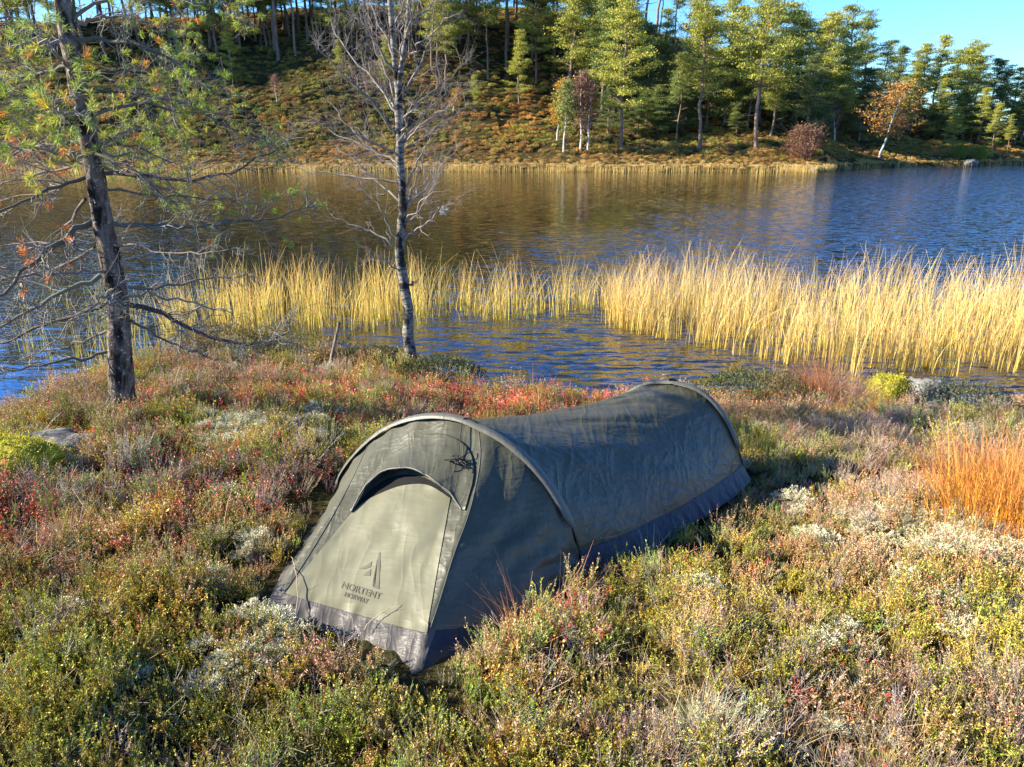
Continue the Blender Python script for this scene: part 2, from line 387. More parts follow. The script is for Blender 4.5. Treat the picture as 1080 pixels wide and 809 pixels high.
def grass_proto(n, h, col0, col1, lean=.6, wd=.0022, rad=.03):
    g = Geo(); B = np.stack([rng.normal(0, rad, n), rng.normal(0, rad, n), np.full(n, -.02)], -1)
    g.blades(B, rng.uniform(.5, 1, n) * h, wd, rng.normal(0, lean, (n, 2)), jit(col0, n), jit(col1, n), 4); return g

def lichen_proto():
    g = Geo(); n = 1100; a = rng.uniform(0, 2 * np.pi, n); r = np.sqrt(rng.random(n)) * .075
    r = r * (.6 + .8 * vn(np.cos(a) * 2 + 9, np.sin(a) * 2 + 9, 3)); hgt = .022 * np.sqrt(np.clip(1 - (r / .12) ** 2, 0, 1)) + .05 * (vn(np.cos(a) * r * 70 + 50, np.sin(a) * r * 70 + 50, 5) - .35)
    C = np.stack([np.cos(a) * r, np.sin(a) * r, hgt * rng.uniform(.6, 1, n)], -1)
    D = C * np.array((1, 1, .6)) + rng.normal(0, .03, (n, 3)) + np.array((0, 0, .02))
    g.leaves(C, D, rng.uniform(.006, .013, n), .0035, jit((.58, .57, .42), n, .22)); return g

def brush_proto():
    g = Geo()
    for _ in range(12):
        a = rng.uniform(0, 2 * np.pi); d = np.array((math.cos(a), math.sin(a), rng.uniform(.2, 1.2))); d /= np.linalg.norm(d)
        P = stemcurve(np.array((0, 0, 0.01)), d, rng.uniform(.06, .15), rng.normal(0, .35, 3)); c = jit((.33, .27, .21), 1)[0]
        g.tube(P, np.linspace(.0016, .0006, 5), 3, c=c, cap=False)
        for _ in range(4):
            g.tube(stemcurve(P[rng.integers(1, 4)], rng.normal(0, .6, 3) + d, .04, rng.normal(0, .3, 3), 3), .0007, 3, c=c, cap=False)
    return g

def moss_proto(col):
    g = Geo(); n = 700; C = rng.normal(0, 1, (n, 3)) * (.045, .045, .012); C[:, 2] = np.abs(C[:, 2])
    g.leaves(C, rng.normal(0, .5, (n, 3)) + (0, 0, .6), rng.uniform(.006, .012, n), .004, jit(col, n, .2)); return g

protos = []
def P_(g, name):
    o = g.build(name, M_leaf, link=False); protos.append(o); return len(protos) - 1
I = {}
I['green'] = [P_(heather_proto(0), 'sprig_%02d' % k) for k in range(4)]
I['bloom'] = [P_(heather_proto(1), 'sprig_%02d' % (4 + k)) for k in range(3)]
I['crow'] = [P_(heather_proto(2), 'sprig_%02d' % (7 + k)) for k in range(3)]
I['dry'] = [P_(heather_proto(3), 'sprig_%02d' % (10 + k)) for k in range(2)]
I['red'] = [P_(bilberry_proto(True), 'sprig_%02d' % (12 + k)) for k in range(4)]
I['yel'] = [P_(bilberry_proto(False), 'sprig_%02d' % (16 + k)) for k in range(3)]
I['straw'] = [P_(grass_proto(16, .24, (.52, .35, .12), (.62, .43, .20), .55), 'sprig_%02d' % (19 + k)) for k in range(3)]
I['lichen'] = [P_(lichen_proto(), 'sprig_%02d' % (22 + k)) for k in range(2)]
I['brush'] = [P_(brush_proto(), 'sprig_%02d' % (24 + k)) for k in range(3)]
I['moss'] = [P_(moss_proto((.26, .24, .04)), 'sprig_%02d' % 27)]
I['orange'] = [P_(grass_proto(20, .28, (.60, .26, .03), (.50, .20, .10), .3), 'sprig_%02d' % 28)]
UNDER = unlinked('undergrowth_sources', protos)

def make_instancer_group(coll, name):
    ng = bpy.data.node_groups.new(name, 'GeometryNodeTree')
    ng.interface.new_socket('Geometry', in_out='INPUT', socket_type='NodeSocketGeometry')
    ng.interface.new_socket('Geometry', in_out='OUTPUT', socket_type='NodeSocketGeometry')
    n = ng.nodes; l = ng.links
    gi = n.new('NodeGroupInput'); go = n.new('NodeGroupOutput'); iop = n.new('GeometryNodeInstanceOnPoints'); ci = n.new('GeometryNodeCollectionInfo')
    ci.inputs['Collection'].default_value = coll; ci.inputs['Separate Children'].default_value = True; ci.inputs['Reset Children'].default_value = True
    iop.inputs['Pick Instance'].default_value = True
    def na(nm, ty):
        a = n.new('GeometryNodeInputNamedAttribute'); a.data_type = ty; a.inputs['Name'].default_value = nm
        return [s for s in a.outputs if s.enabled and s.name == 'Attribute'][0]
    l.new(gi.outputs[0], iop.inputs['Points']); l.new(ci.outputs[0], iop.inputs['Instance'])
    l.new(na('pick', 'INT'), iop.inputs['Instance Index']); l.new(na('scl', 'FLOAT_VECTOR'), iop.inputs['Scale'])
    e2r = n.new('FunctionNodeEulerToRotation'); l.new(na('eul', 'FLOAT_VECTOR'), e2r.inputs[0]); l.new(e2r.outputs[0], iop.inputs['Rotation'])
    l.new(iop.outputs[0], go.inputs[0]); return ng
NG_UNDER = make_instancer_group(UNDER, 'scatter_undergrowth')

def scatter(name, P, pick, scl, eul, tint, ng, label, cat):
    me = bpy.data.meshes.new(name); me.vertices.add(len(P)); me.vertices.foreach_set('co', np.asarray(P, float).ravel())
    a = me.attributes.new('pick', 'INT', 'POINT'); a.data.foreach_set('value', np.asarray(pick, np.int32))
    for nm, v in (('scl', scl), ('eul', eul)):
        a = me.attributes.new(nm, 'FLOAT_VECTOR', 'POINT'); a.data.foreach_set('vector', np.asarray(v, np.float32).ravel())
    a = me.attributes.new('tint', 'FLOAT_COLOR', 'POINT'); a.data.foreach_set('color', np.concatenate([tint, np.ones((len(P), 1))], 1).astype(np.float32).ravel())
    o = bpy.data.objects.new(name, me); COL.objects.link(o); m = o.modifiers.new('scatter', 'NODES'); m.node_group = ng
    tag(o, label, cat, kind='stuff'); return o

# tent footprint (world, z=0)
FL = on_z(272, 652, .01); FR = on_z(436, 708, .01); HL = on_z(353, 522, 0); HR = on_z(613, 598, 0); RR = on_z(785, 499, 0)
_ang = math.radians(-25); RD = np.array((math.cos(_ang), math.sin(_ang), 0)); RL = RR - RD * .82
BACK = (RR + RL) / 2 + np.array((.22, .26, 0))
FOOT = [FL[:2], FR[:2], HR[:2], RR[:2], BACK[:2], RL[:2], HL[:2]]
def inside(P, poly, grow=0.0):
    poly = np.array(poly); c = poly.mean(0); poly = c + (poly - c) * (1 + grow); r = np.zeros(len(P), bool); n = len(poly)
    for k in range(n):
        a, b_ = poly[k], poly[(k + 1) % n]
        cond = ((a[1] > P[:, 1]) != (b_[1] > P[:, 1])) & (P[:, 0] < (b_[0] - a[0]) * (P[:, 1] - a[1]) / (b_[1] - a[1] + 1e-9) + a[0])
        r ^= cond
    return r

# scattered zones of the near bank: (world x, world y, radius, type, weight)
def zw(px, py, r, ty, wt, sx=1.0): p = on_z(px, py, 0 if py > 480 else -.15); return (p[0], p[1], r, ty, wt, sx)
ZONES = [zw(280, 478, .26, 'lichen', 14, 1.2), zw(245, 590, .13, 'lichen', 3), zw(290, 700, .13, 'lichen', 3.5), zw(215, 715, .13, 'lichen', 1.2), zw(330, 455, .2, 'lichen', 2),
         zw(865, 560, .25, 'lichen', .8, 1.1), zw(985, 580, .35, 'lichen', 1.1, 1.1), zw(830, 530, .12, 'lichen', .4), zw(1010, 605, .2, 'lichen', 1.2), zw(760, 540, .1, 'lichen', .8), zw(1060, 590, .2, 'lichen', .8),
         zw(590, 400, .9, 'red', 5, 2.2), zw(430, 425, .5, 'red', 6, 2), zw(480, 400, .5, 'red', 5, 1.6), zw(170, 450, .8, 'red', 3.2, 1.6), zw(60, 520, .5, 'red', 2, 1.4), zw(700, 400, .6, 'red', 3, 1.6), zw(300, 430, .5, 'red', 4, 1.5),
         zw(190, 540, .5, 'red', 2, 1.5), zw(20, 480, .2, 'moss', 2, 1), zw(600, 680, .2, 'red', 1.2), zw(470, 700, .1, 'red', 2),
         zw(800, 410, .8, 'orange', 2.0, 1.6), zw(790, 440, .5, 'orange', 2.5), zw(1045, 530, .35, 'orange', 9), zw(655, 400, .18, 'orange', 8), zw(530, 395, .3, 'orange', 1.5), zw(960, 440, 1.0, 'brush', 2.5, 1.6), zw(1040, 440, .6, 'straw', 3), zw(900, 470, .6, 'brush', 3, 1.6), zw(560, 420, .5, 'straw', 3),
         zw(150, 590, .3, 'straw', 5, 1.4), zw(110, 560, .2, 'straw', 5), zw(880, 520, .5, 'dry', 3, 1.4), zw(850, 700, .35, 'dry', 3), zw(1000, 640, .3, 'straw', 3.5), zw(700, 700, .3, 'straw', 2.5), zw(930, 660, .3, 'straw', 3),
         zw(880, 770, .2, 'brush', 3), zw(600, 760, .25, 'brush', 2.5), zw(740, 560, .3, 'crow', 2.5), zw(720, 620, .25, 'green', 2), zw(810, 480, .25, 'crow', 8), zw(200, 395, .6, 'yel', 4, 1.4), zw(330, 385, .7, 'yel', 2.5, 1.4), zw(300, 390, .6, 'straw', 3, 1.5), zw(60, 440, .6, 'yel', 5, 1.5),
         zw(90, 700, .5, 'green', 5), zw(60, 620, .3, 'brush', 1.5), zw(560, 720, .3, 'yel', 3), zw(450, 740, .3, 'crow', 3), zw(420, 790, .25, 'crow', 3), zw(1000, 740, .4, 'green', 2.5), zw(700, 790, .3, 'green', 3)]
TYPES = ['green', 'bloom', 'crow', 'dry', 'red', 'yel', 'straw', 'lichen', 'brush', 'moss', 'orange']
BASEW = dict(green=2.4, bloom=2.3, crow=1.2, dry=1.2, red=.35, yel=.55, straw=1.0, lichen=.08, brush=.75, moss=.2, orange=.12)

def under_points():
    out = []
    for y0, y1, dens in ((.75, 2.2, 520), (2.2, 4.5, 430), (4.5, 8.3, 300)):
        hw = .80 * y1 + .9; n = int(dens * (y1 - y0) * 2 * hw); P = np.stack([rng.uniform(-hw, hw, n), rng.uniform(y0, y1, n)], -1)
        out.append(P)
    P = np.concatenate(out); d = yN(P[:, 0]) - P[:, 1]
    P = P[(d > .02) & ~inside(P, FOOT, .015)]
    return P
UP = under_points(); n = len(UP)
Wt = np.zeros((n, len(TYPES)))
for k, ty in enumerate(TYPES):
    Wt[:, k] = BASEW[ty] * np.exp(4.6 * (fbm(UP[:, 0] * 1.9 + k * 17, UP[:, 1] * 1.9, 40 + k, 3) - .5) * 2)
right = sst(.2, 1.6, UP[:, 0]); Wt[:, TYPES.index('bloom')] *= 1 + 1.2 * right; Wt[:, TYPES.index('dry')] *= 1 + .8 * right
farb = sst(3.6, 6, UP[:, 1])
for ty, m_ in (('red', 4), ('orange', 3), ('bloom', .8), ('brush', 1.6), ('straw', 1.2)): Wt[:, TYPES.index(ty)] *= 1 + m_ * farb
for (zx, zy, r, ty, wt, sx) in ZONES:
    e = np.exp(-(((UP[:, 0] - zx) / (r * sx)) ** 2 + ((UP[:, 1] - zy) / r) ** 2) * 1.2) * (.35 + 1.3 * fbm(UP[:, 0] * 6, UP[:, 1] * 6, 77, 2))
    Wt[:, TYPES.index(ty)] += wt * 3 * e
    if ty in ('lichen', 'moss'):
        for k in range(len(TYPES)):
            if TYPES[k] != ty: Wt[:, k] *= 1 - .55 * np.clip(e * 1.3, 0, 1)
Wt /= Wt.sum(1)[:, None]; cum = Wt.cumsum(1); tsel = (rng.random(n)[:, None] > cum).sum(1).clip(0, len(TYPES) - 1)
pick = np.zeros(n, int)
for k, ty in enumerate(TYPES):
    m_ = tsel == k; pick[m_] = rng.choice(I[ty], m_.sum())
hump = fbm(UP[:, 0] * 4.5, UP[:, 1] * 4.5, 90, 3)
sc_ = rng.uniform(.58, 1.0, n) * (.48 + .88 * hump)
low = np.isin(tsel, [TYPES.index('lichen'), TYPES.index('moss')])
shore_d = yN(UP[:, 0]) - UP[:, 1]
near_tent = inside(UP, FOOT, .22); sc_[near_tent & (UP[:, 1] > 2.2)] *= .72
sc_[inside(UP, FOOT, .10)] *= .75
def segdist(P, A, B):
    AB = B - A; t = np.clip(((P - A) @ AB) / (AB @ AB), 0, 1); return np.linalg.norm(P - A - t[:, None] * AB, axis=1)
dfront = np.minimum(segdist(UP, FL[:2], FR[:2]), segdist(UP, FL[:2], HL[:2]) * 3 + .08); sc_ *= .40 + .60 * sst(.02, .20, dfront)
dside = np.minimum(segdist(UP, FR[:2], HR[:2]) * 1.3, segdist(UP, HR[:2], RR[:2])); sc_ *= .40 + .60 * sst(.03, .20, dside); sc_ *= 1 - .38 * sst(.75, .15, segdist(UP, HR[:2], RR[:2])) * (UP[:, 0] > .3)
scl = np.stack([sc_, sc_, sc_ * rng.uniform(.85, 1.2, n)], -1); scl[low] = rng.uniform(.55, 1.0, (low.sum(), 1))
P3 = np.stack([UP[:, 0], UP[:, 1], T(UP[:, 0], UP[:, 1]) + np.where(low, .045, 0) + .07 * (hump - .5)], -1)
eul = np.stack([rng.normal(0, .16, n), rng.normal(0, .16, n), rng.uniform(0, 6.28, n)], -1)
br = .62 + .95 * fbm(UP[:, 0] * 3.1, UP[:, 1] * 3.1, 55, 3); tint = np.stack([br * rng.normal(1.0, .10, n), br * rng.normal(1, .07, n), br * rng.normal(1, .1, n)], -1).clip(.3, 1.6)
tint[low] = (.95 + .1 * rng.random((low.sum(), 1))) * np.array((1, .98, .90))
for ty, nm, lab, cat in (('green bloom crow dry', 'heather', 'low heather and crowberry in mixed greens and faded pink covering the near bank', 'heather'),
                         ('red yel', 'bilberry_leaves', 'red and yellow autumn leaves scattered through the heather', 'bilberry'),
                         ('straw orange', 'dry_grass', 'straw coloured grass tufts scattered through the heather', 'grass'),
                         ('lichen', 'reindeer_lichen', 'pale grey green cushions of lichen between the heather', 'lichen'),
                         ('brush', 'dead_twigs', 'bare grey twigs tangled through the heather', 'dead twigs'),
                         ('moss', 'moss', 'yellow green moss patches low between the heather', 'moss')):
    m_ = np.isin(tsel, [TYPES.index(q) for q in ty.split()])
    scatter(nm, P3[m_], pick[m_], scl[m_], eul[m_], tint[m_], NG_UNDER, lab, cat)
# ------------------------------------------------------------------ far bank: bushes and shore grass (stuff)
far_protos = []
for k in range(7):
    g = Geo(); n_ = 420; a = rng.normal(0, 1, (n_, 3)); a /= np.linalg.norm(a, axis=1)[:, None]; a[:, 2] = np.abs(a[:, 2])
    C = a * rng.uniform(.55, 1.0, (n_, 1)) * (.5, .5, .42) * (1 + .5 * (vn(a[:, 0] * 3 + 9, a[:, 1] * 3 + a[:, 2] * 2, k) - .5))[:, None]
    g.tris(C, rng.uniform(.05, .10, n_), jit((.9, .9, .9), n_, .3), 1.1)
    far_protos.append(g.build('shrub_%d' % k, M_leaf, link=False))
FARC = unlinked('far_shrub_sources', far_protos); NG_FAR = make_instancer_group(FARC, 'scatter_shrubs')
n = 46000; a_ = rng.uniform(-1.05, 1.05, n); D_ = 48 * rng.random(n) ** 1.15 + .15
yy = yF(a_) + D_; xx = a_ * yy; zz = T(xx, yy)
f1 = fbm(xx * .12, yy * .12, 61, 3); f2 = fbm(xx * .35, yy * .35, 62, 2); f3 = fbm(xx * .2 + 40, yy * .2, 63, 2)
keep = (rng.random(n) < .62 + 1.0 * (f3 - .3)) | (D_ < 4)
c_ol = np.array((.22, .19, .04)); c_br = np.array((.27, .15, .055)); c_or = np.array((.42, .22, .05)); c_dk = np.array((.075, .085, .03)); c_gr = np.array((.29, .27, .045))
u = rng.random(n) * .35 + f1 * .65; col = np.where((u < .30)[:, None], c_dk, np.where((u < .5)[:, None], c_ol, np.where((u < .58)[:, None], c_br, np.where((u < .66)[:, None], c_gr, c_or))))
shore = (D_ < 7) ; mixs = rng.random(n) < .6; col = np.where((shore & mixs)[:, None], np.array((.36, .21, .06)), col); col = np.where((D_ < 2.8)[:, None] & (rng.random(n) < .7)[:, None], np.array((.50, .34, .12)), col)
s_ = rng.uniform(.3, .9, n) * (.5 + .9 * f2); s_ = np.where(D_ < 5, s_ * .6, s_) 
scl_ = np.stack([s_ * rng.uniform(.9, 1.7, n), s_, s_ * rng.uniform(.6, 1.1, n)], -1)
k_ = keep; m_ = k_.sum()
scatter('hillside_shrubs', np.stack([xx, yy, zz - .05], -1)[k_], rng.integers(0, 7, m_), scl_[k_], np.stack([0 * xx, 0 * xx, rng.uniform(0, 6.28, n)], -1)[k_], (col * rng.uniform(.75, 1.3, (n, 1)))[k_] / .9, NG_FAR, 'autumn coloured heather and low shrubs covering the far hillside', 'shrubs')

def reed_patch(name, pts, h, wd, c0, c1, lean, label):
    g = Geo(); n_ = len(pts); B = np.stack([pts[:, 0], pts[:, 1], np.full(n_, WATER - .05)], -1)
    g.blades(B, h, wd, lean, jit(c0, n_, .24), jit(c1, n_, .26), 5, 1.3); o = g.build(name, M_reed); return tag(o, label, 'reeds', kind='stuff')

# far shore reed fringe
spans = [(-300, 60, .6), (60, 330, .7), (330, 470, .25), (470, 620, .55), (600, 850, .35), (822, 886, 1.1), (880, 1300, .22)]
pts = []; cc = []
for x0, x1, dn in spans:
    m_ = int((x1 - x0) * 34 * dn); px_ = rng.uniform(x0, x1, m_); a = (px_ - 540) / F_PX / 1.055; y_ = yF(a) + rng.uniform(-1.0, .6, m_) * (1.6 if x1 < 400 else .9); pts.append(np.stack([a * y_, y_], -1))
pts = np.concatenate(pts); pts = pts[rng.random(len(pts)) < 1.9 * (fbm(pts[:, 0] * .45, pts[:, 1] * .3, 71, 3) - .22)]; m_ = len(pts)
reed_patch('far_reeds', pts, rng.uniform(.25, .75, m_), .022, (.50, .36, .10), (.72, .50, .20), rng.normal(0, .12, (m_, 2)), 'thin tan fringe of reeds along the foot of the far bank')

# near reed beds, in clumps
def bed(xr, rowf, rowb, ncl, per, hr, keep=None):
    px_ = rng.uniform(*xr, ncl); t = rng.random(ncl)
    row = np.interp(px_, *rowf) * (1 - t) + np.interp(px_, *rowb) * t
    c = on_z(px_, row, WATER)[:, :2]; dens = fbm(c[:, 0] * 1.1, c[:, 1] * 1.1, 31, 2); c = c[dens > (keep or 0)]; hp = .72 + .55 * fbm(c[:, 0] * .8, c[:, 1] * .8, 37, 3)
    P = np.repeat(c, per, axis=0); P = P + rng.normal(0, .07, P.shape); hh = (hp * rng.uniform(hr[0], hr[1], len(c))).repeat(per) * rng.uniform(.6, 1.12, len(P))
    ln = rng.normal(0, .13, (len(c), 2)).repeat(per, axis=0) + rng.normal(0, .17, (len(P), 2)) * (1 + 2.2 * (rng.random((len(P), 1)) < .10)); ln *= .75; ln[:, 0] += .02
    ok = yN(P[:, 0]) < P[:, 1] - .1
    return P[ok], hh[ok], ln[ok]
P1 = bed((640, 1330), ([640, 700, 780, 860, 1000, 1330], [342, 358, 375, 391, 395, 388]), ([640, 720, 800, 1000, 1330], [322, 312, 308, 314, 300]), 760, 11, (.45, .98))
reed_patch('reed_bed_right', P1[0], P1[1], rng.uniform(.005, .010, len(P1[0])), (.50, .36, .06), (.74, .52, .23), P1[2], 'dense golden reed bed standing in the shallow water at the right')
P2 = bed((440, 650), ([440, 650], [340, 334]), ([440, 650], [316, 316]), 75, 8, (.45, .85))
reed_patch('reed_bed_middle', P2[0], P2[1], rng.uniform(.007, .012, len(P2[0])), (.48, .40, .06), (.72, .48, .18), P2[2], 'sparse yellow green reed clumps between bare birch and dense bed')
P3_ = bed((180, 450), ([180, 300, 450], [372, 350, 346]), ([180, 450], [318, 314]), 165, 8, (.45, .9))
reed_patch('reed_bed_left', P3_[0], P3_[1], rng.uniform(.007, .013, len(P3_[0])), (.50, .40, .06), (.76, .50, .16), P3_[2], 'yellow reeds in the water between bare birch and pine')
P4 = bed((-340, 190), ([-300, 0, 190], [410, 400, 388]), ([-300, 190], [322, 322]), 90, 7, (.45, .85))
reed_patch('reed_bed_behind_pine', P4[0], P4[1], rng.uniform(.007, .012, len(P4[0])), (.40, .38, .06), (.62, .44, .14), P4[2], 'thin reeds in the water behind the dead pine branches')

# ------------------------------------------------------------------ tent
M_fly = fabric('tent_fly_nylon', (.064, .064, .045), .50, .8, .32)
M_canopy = fabric('tent_canopy_nylon', (.062, .059, .036), .45, 1.1, .38, fine=7)
M_door_lit = fabric('tent_door_nylon_lit', (.130, .127, .082), .5, .45, .3, fine=5)  # paler than the fly: light through the single layer is put into the colour
M_sleeve = fabric('pole_sleeve_nylon', (.092, .090, .076), .5, .35, .35)
M_skirt = fabric('tent_skirt_nylon', (.072, .067, .066), .5, .6, .3, fine=16)
M_skirt2 = fabric('tent_floor_nylon', (.018, .021, .032), .5, .5, .3, fine=12)
M_vent_shade = mat('vent_interior_shade', (.012, .012, .012), .9, .1)  # near-black colour stands in for the shade inside the vent
M_pole = mat('tent_pole', (.02, .02, .022), .35, .5)
M_print = mat('printed_mark', (.098, .090, .066), .7, .2)
M_toggle = mat('toggle_plastic', (.55, .55, .52), .4, .5)

hd = (HR - HL) / np.linalg.norm(HR - HL); hn = np.array((-hd[1], hd[0], 0))
HP = np.array([on_plane(a, b_, HL, hn) for a, b_ in [(353, 522), (358, 508), (368, 490), (389, 467), (413, 450), (446, 440), (478, 441), (503, 450), (535, 468), (565, 495), (590, 530), (606, 562), (613, 598)]])
rn = np.array((-RD[1], RD[0], 0))
half = np.array([on_plane(a, b_, RR, rn) for a, b_ in [(710, 405), (735, 411), (755, 428), (768, 449), (778, 474), (785, 499)]])
loc = np.stack([-(half - RR) @ RD, half[:, 2]], -1); mid = .41
left = [(2 * mid - l_[0], l_[1]) for l_ in loc[::-1]]
loc = [tuple(p) for p in left] + [(mid, loc[0][1] + .004)] + [tuple(p) for p in loc]
loc = sorted(set(loc), key=lambda p: -p[0]); RP = np.array([RR - RD * l_[0] + np.array((0, 0, l_[1])) for l_ in loc])

def resample(P, n_):
    P = np.asarray(P, float)
    for _ in range(2):                                   # corner cutting keeps the arch smooth
        Q = [P[0]]
        for a, b_ in zip(P[:-1], P[1:]): Q += [a * .75 + b_ * .25, a * .25 + b_ * .75]
        P = np.array(Q + [P[-1]])
    s_ = np.r_[0, np.cumsum(np.linalg.norm(np.diff(P, axis=0), axis=1))]; t = np.linspace(0, s_[-1], n_)
    return np.stack([np.interp(t, s_, P[:, k]) for k in range(3)], -1)
NT = 121
HF = resample(HP, NT); RF_ = resample(RP, NT)

def grid_mesh(Pg, amp=0, fq=(6, 6), seed=0, hold=.08, extra=None):
    nu, nv = Pg.shape[:2]; du = np.gradient(Pg, axis=0); dv = np.gradient(Pg, axis=1); nrm = np.cross(du, dv); nrm /= np.linalg.norm(nrm, axis=2)[..., None] + 1e-9
    if amp:
        U, V_ = np.meshgrid(np.linspace(0, 1, nu), np.linspace(0, 1, nv), indexing='ij')
        wx = U + .25 * fbm(U * 3, V_ * 3, seed + 5, 2); wy = V_ + .25 * fbm(U * 3 + 7, V_ * 3, seed + 6, 2)
        rdg = 1 - 2 * np.abs(fbm(wx * fq[0], wy * fq[1], seed, 3) - .5) * 2
        rdg2 = 1 - 2 * np.abs(fbm(wx * fq[0] * 2.3 + wy * fq[1] * 1.3, wy * fq[1] * 2, seed + 3, 2) - .5) * 2
        ed = np.minimum(1, np.minimum(np.minimum(U, 1 - U) / hold, np.minimum(V_, 1 - V_) / hold))
        dsp = amp * ed * (rdg * .7 + rdg2 * .35 - .5)
        if extra is not None: dsp = dsp + extra(U, V_)
        Pg = Pg + nrm * dsp[..., None]
    i, j = np.meshgrid(np.arange(nu - 1), np.arange(nv - 1), indexing='ij'); k0 = i * nv + j
    return Pg, np.stack([k0, k0 + nv, k0 + nv + 1, k0 + 1], -1).reshape(-1, 4)

def sheet(name, Pg, m, parent, thick=0, **kw):
    Pg, q = grid_mesh(Pg, **kw); g = Geo(); g.add(Pg, q=q, c=(1, 1, 1)); o = g.build(name, m, parent, smooth=True)
    if thick: md = o.modifiers.new('thickness', 'SOLIDIFY'); md.thickness = thick; md.offset = 0
    return o, Pg, q

tent = empty('bivy_tent', tuple((HL + HR) / 2 * np.array((1, 1, 0))), 'low olive green one person hoop tent pitched on the heather in the foreground', 'tent')
# main canopy between the two hoops
NSg = 150; S = np.linspace(0, 1, NSg); tt = np.linspace(0, 1, NT)
Bd = HF[None] * (1 - S)[:, None, None] + RF_[None] * S[:, None, None]
sag = 1 - .135 * np.sin(np.pi * S) ** .8
Bd[..., 2] *= sag[:, None]
outw = (np.array([.62, -.78, 0]))
side = sst(.72, 1, tt)[None] * np.sin(np.pi * S)[:, None] ** .7 * .055; Bd += outw * side[..., None]
sideL = sst(.28, 0, tt)[None] * np.sin(np.pi * S)[:, None] * .04; Bd -= outw * sideL[..., None]
def folds(U, V_):
    # long soft folds running from the front hoop's crown down and back
    ph = (V_ - .45) * 22 - U * 9 + 3 * fbm(U * 2.5, V_ * 2.5, 8, 2)
    return .0055 * np.sin(ph) * np.exp(-((U - .25) / .4) ** 2) * sst(0, .06, U) + .010 * (1 - 2 * np.abs(fbm(V_ * 9 - U * 3.2, U * 1.1 + V_ * .6, 19, 2) - .5) * 2) * np.sin(np.pi * U) * np.sin(np.pi * V_) + .010 * np.exp(-((V_ - .70 - .08 * np.sin(U * 6)) / .035) ** 2) * np.sin(np.pi * U) * vn(U * 7, V_ * 3, 3)
body, BG, bq = sheet('canopy', Bd, M_canopy, tent, amp=.006, fq=(1.6, 5), seed=11, extra=folds)
# dark floor fabric showing along both lower edges
for sgn, t_edge in ((1, -1), (-1, 0)):
    e = BG[:, t_edge].copy(); o_ = outw * sgn; k = 9
    up_ = BG[:, -6] if sgn > 0 else BG[:, 5]
    V_ = np.linspace(0, 1, k); Pg = up_[:, None] * (1 - V_)[None, :, None] + (e + o_ * .045 - np.array((0, 0, .02)))[:, None] * V_[None, :, None] + o_ * .004
    Pg += o_ * (.012 * (fbm(S * 30, S * 0, 4, 3) - .5) * 2)[:, None, None] * V_[None, :, None]
    sheet('ground_skirt', Pg, M_skirt2, tent)
# rear end behind the second hoop
bb = np.where(tt[:, None] < .5, RL * (1 - tt[:, None] * 2) + BACK * tt[:, None] * 2, BACK * (2 - tt[:, None] * 2) + RR * (tt[:, None] * 2 - 1))
V_ = np.linspace(0, 1, 24); Pg = RF_[None] * (1 - V_)[:, None, None] + bb[None] * V_[:, None, None]
sheet('rear_panel', Pg, M_fly, tent, amp=.008, fq=(3, 5), seed=5)

# front vestibule: ruled from the hoop to the pegged front edge
uA, uB = .31, .635
def basept(u):
    if u < uA: f = u / uA; return HL * (1 - f) + FL * f
    if u < uB: f = (u - uA) / (uB - uA); return FL * (1 - f) + FR * f + hn * .05 * math.sin(math.pi * f)
    f = (u - uB) / (1 - uB); return FR * (1 - f) + HR * f + np.array((.03, -.05, 0)) * math.sin(math.pi * f)
Bs = np.array([basept(u) for u in tt]); NV = 90; Vv = np.linspace(0, 1, NV)
frac = np.interp(tt, [0, uA * .9, uA, uB, uB + .05, 1], [.92, .86, .865, .855, .88, .90])
Vf = Vv[:, None] * frac[None, :]
Vest = HF[None] * (1 - Vf)[..., None] + Bs[None] * Vf[..., None]
conc = np.sin(np.pi * Vf) * np.interp(tt, [0, .05, uA - .02, uA, uA + .06, uB - .05, uB, uB + .08, .9, 1], [0, .02, .01, -.012, .01, .008, -.014, .03, .02, 0])[None]
inw = -np.array((-.25, -.65, .72)); Vest = Vest + inw * conc[..., None]
def vfold(U, V_):
    rt = sst(uB, uB + .06, V_); return rt * .006 * np.sin((U * 5 + V_ * 30) * 2.2 + 4 * fbm(U * 3, V_ * 6, 3, 2)) * np.sin(np.pi * U) + .004 * sst(.45, .1, U) * np.sin(V_ * 70 + 5 * fbm(U * 3, V_ * 5, 4, 2))
amp_n = .012
vest, VG, vq = sheet('vestibule', Vest, M_fly, tent, amp=-amp_n * .7, fq=(3, 6), seed=31, extra=vfold, hold=.05)
# skirt below the vestibule
Ns = 16; Vs = np.linspace(0, 1, Ns); last = VG[-1]; ruff = (fbm(tt * 38, tt * 0, 4, 3) - .5)
out_dir = Bs - np.array((HL + HR) / 2); out_dir[:, 2] = 0; out_dir /= np.linalg.norm(out_dir, axis=1)[:, None]
end = Bs + out_dir * (.015 + .02 * ruff[:, None]) + np.array((0, 0, 1.0)) * (.02 * ruff[:, None] + .0)
Sk = last[None] * (1 - Vs)[:, None, None] + end[None] * Vs[:, None, None]
Sk[..., 2] += .012 * (fbm(np.tile(tt * 46, (Ns, 1)), np.tile(Vs[:, None] * 1.5, (1, NT)), 9, 2) - .5) * 2 * np.sin(np.pi * np.clip(Vs, .05, 1) * .9)[:, None]
split = int(uB * NT)
sheet('front_skirt', Sk[:, :split + 3], M_skirt, tent)
sheet('side_skirt', Sk[:, split + 2:], M_skirt2, tent)

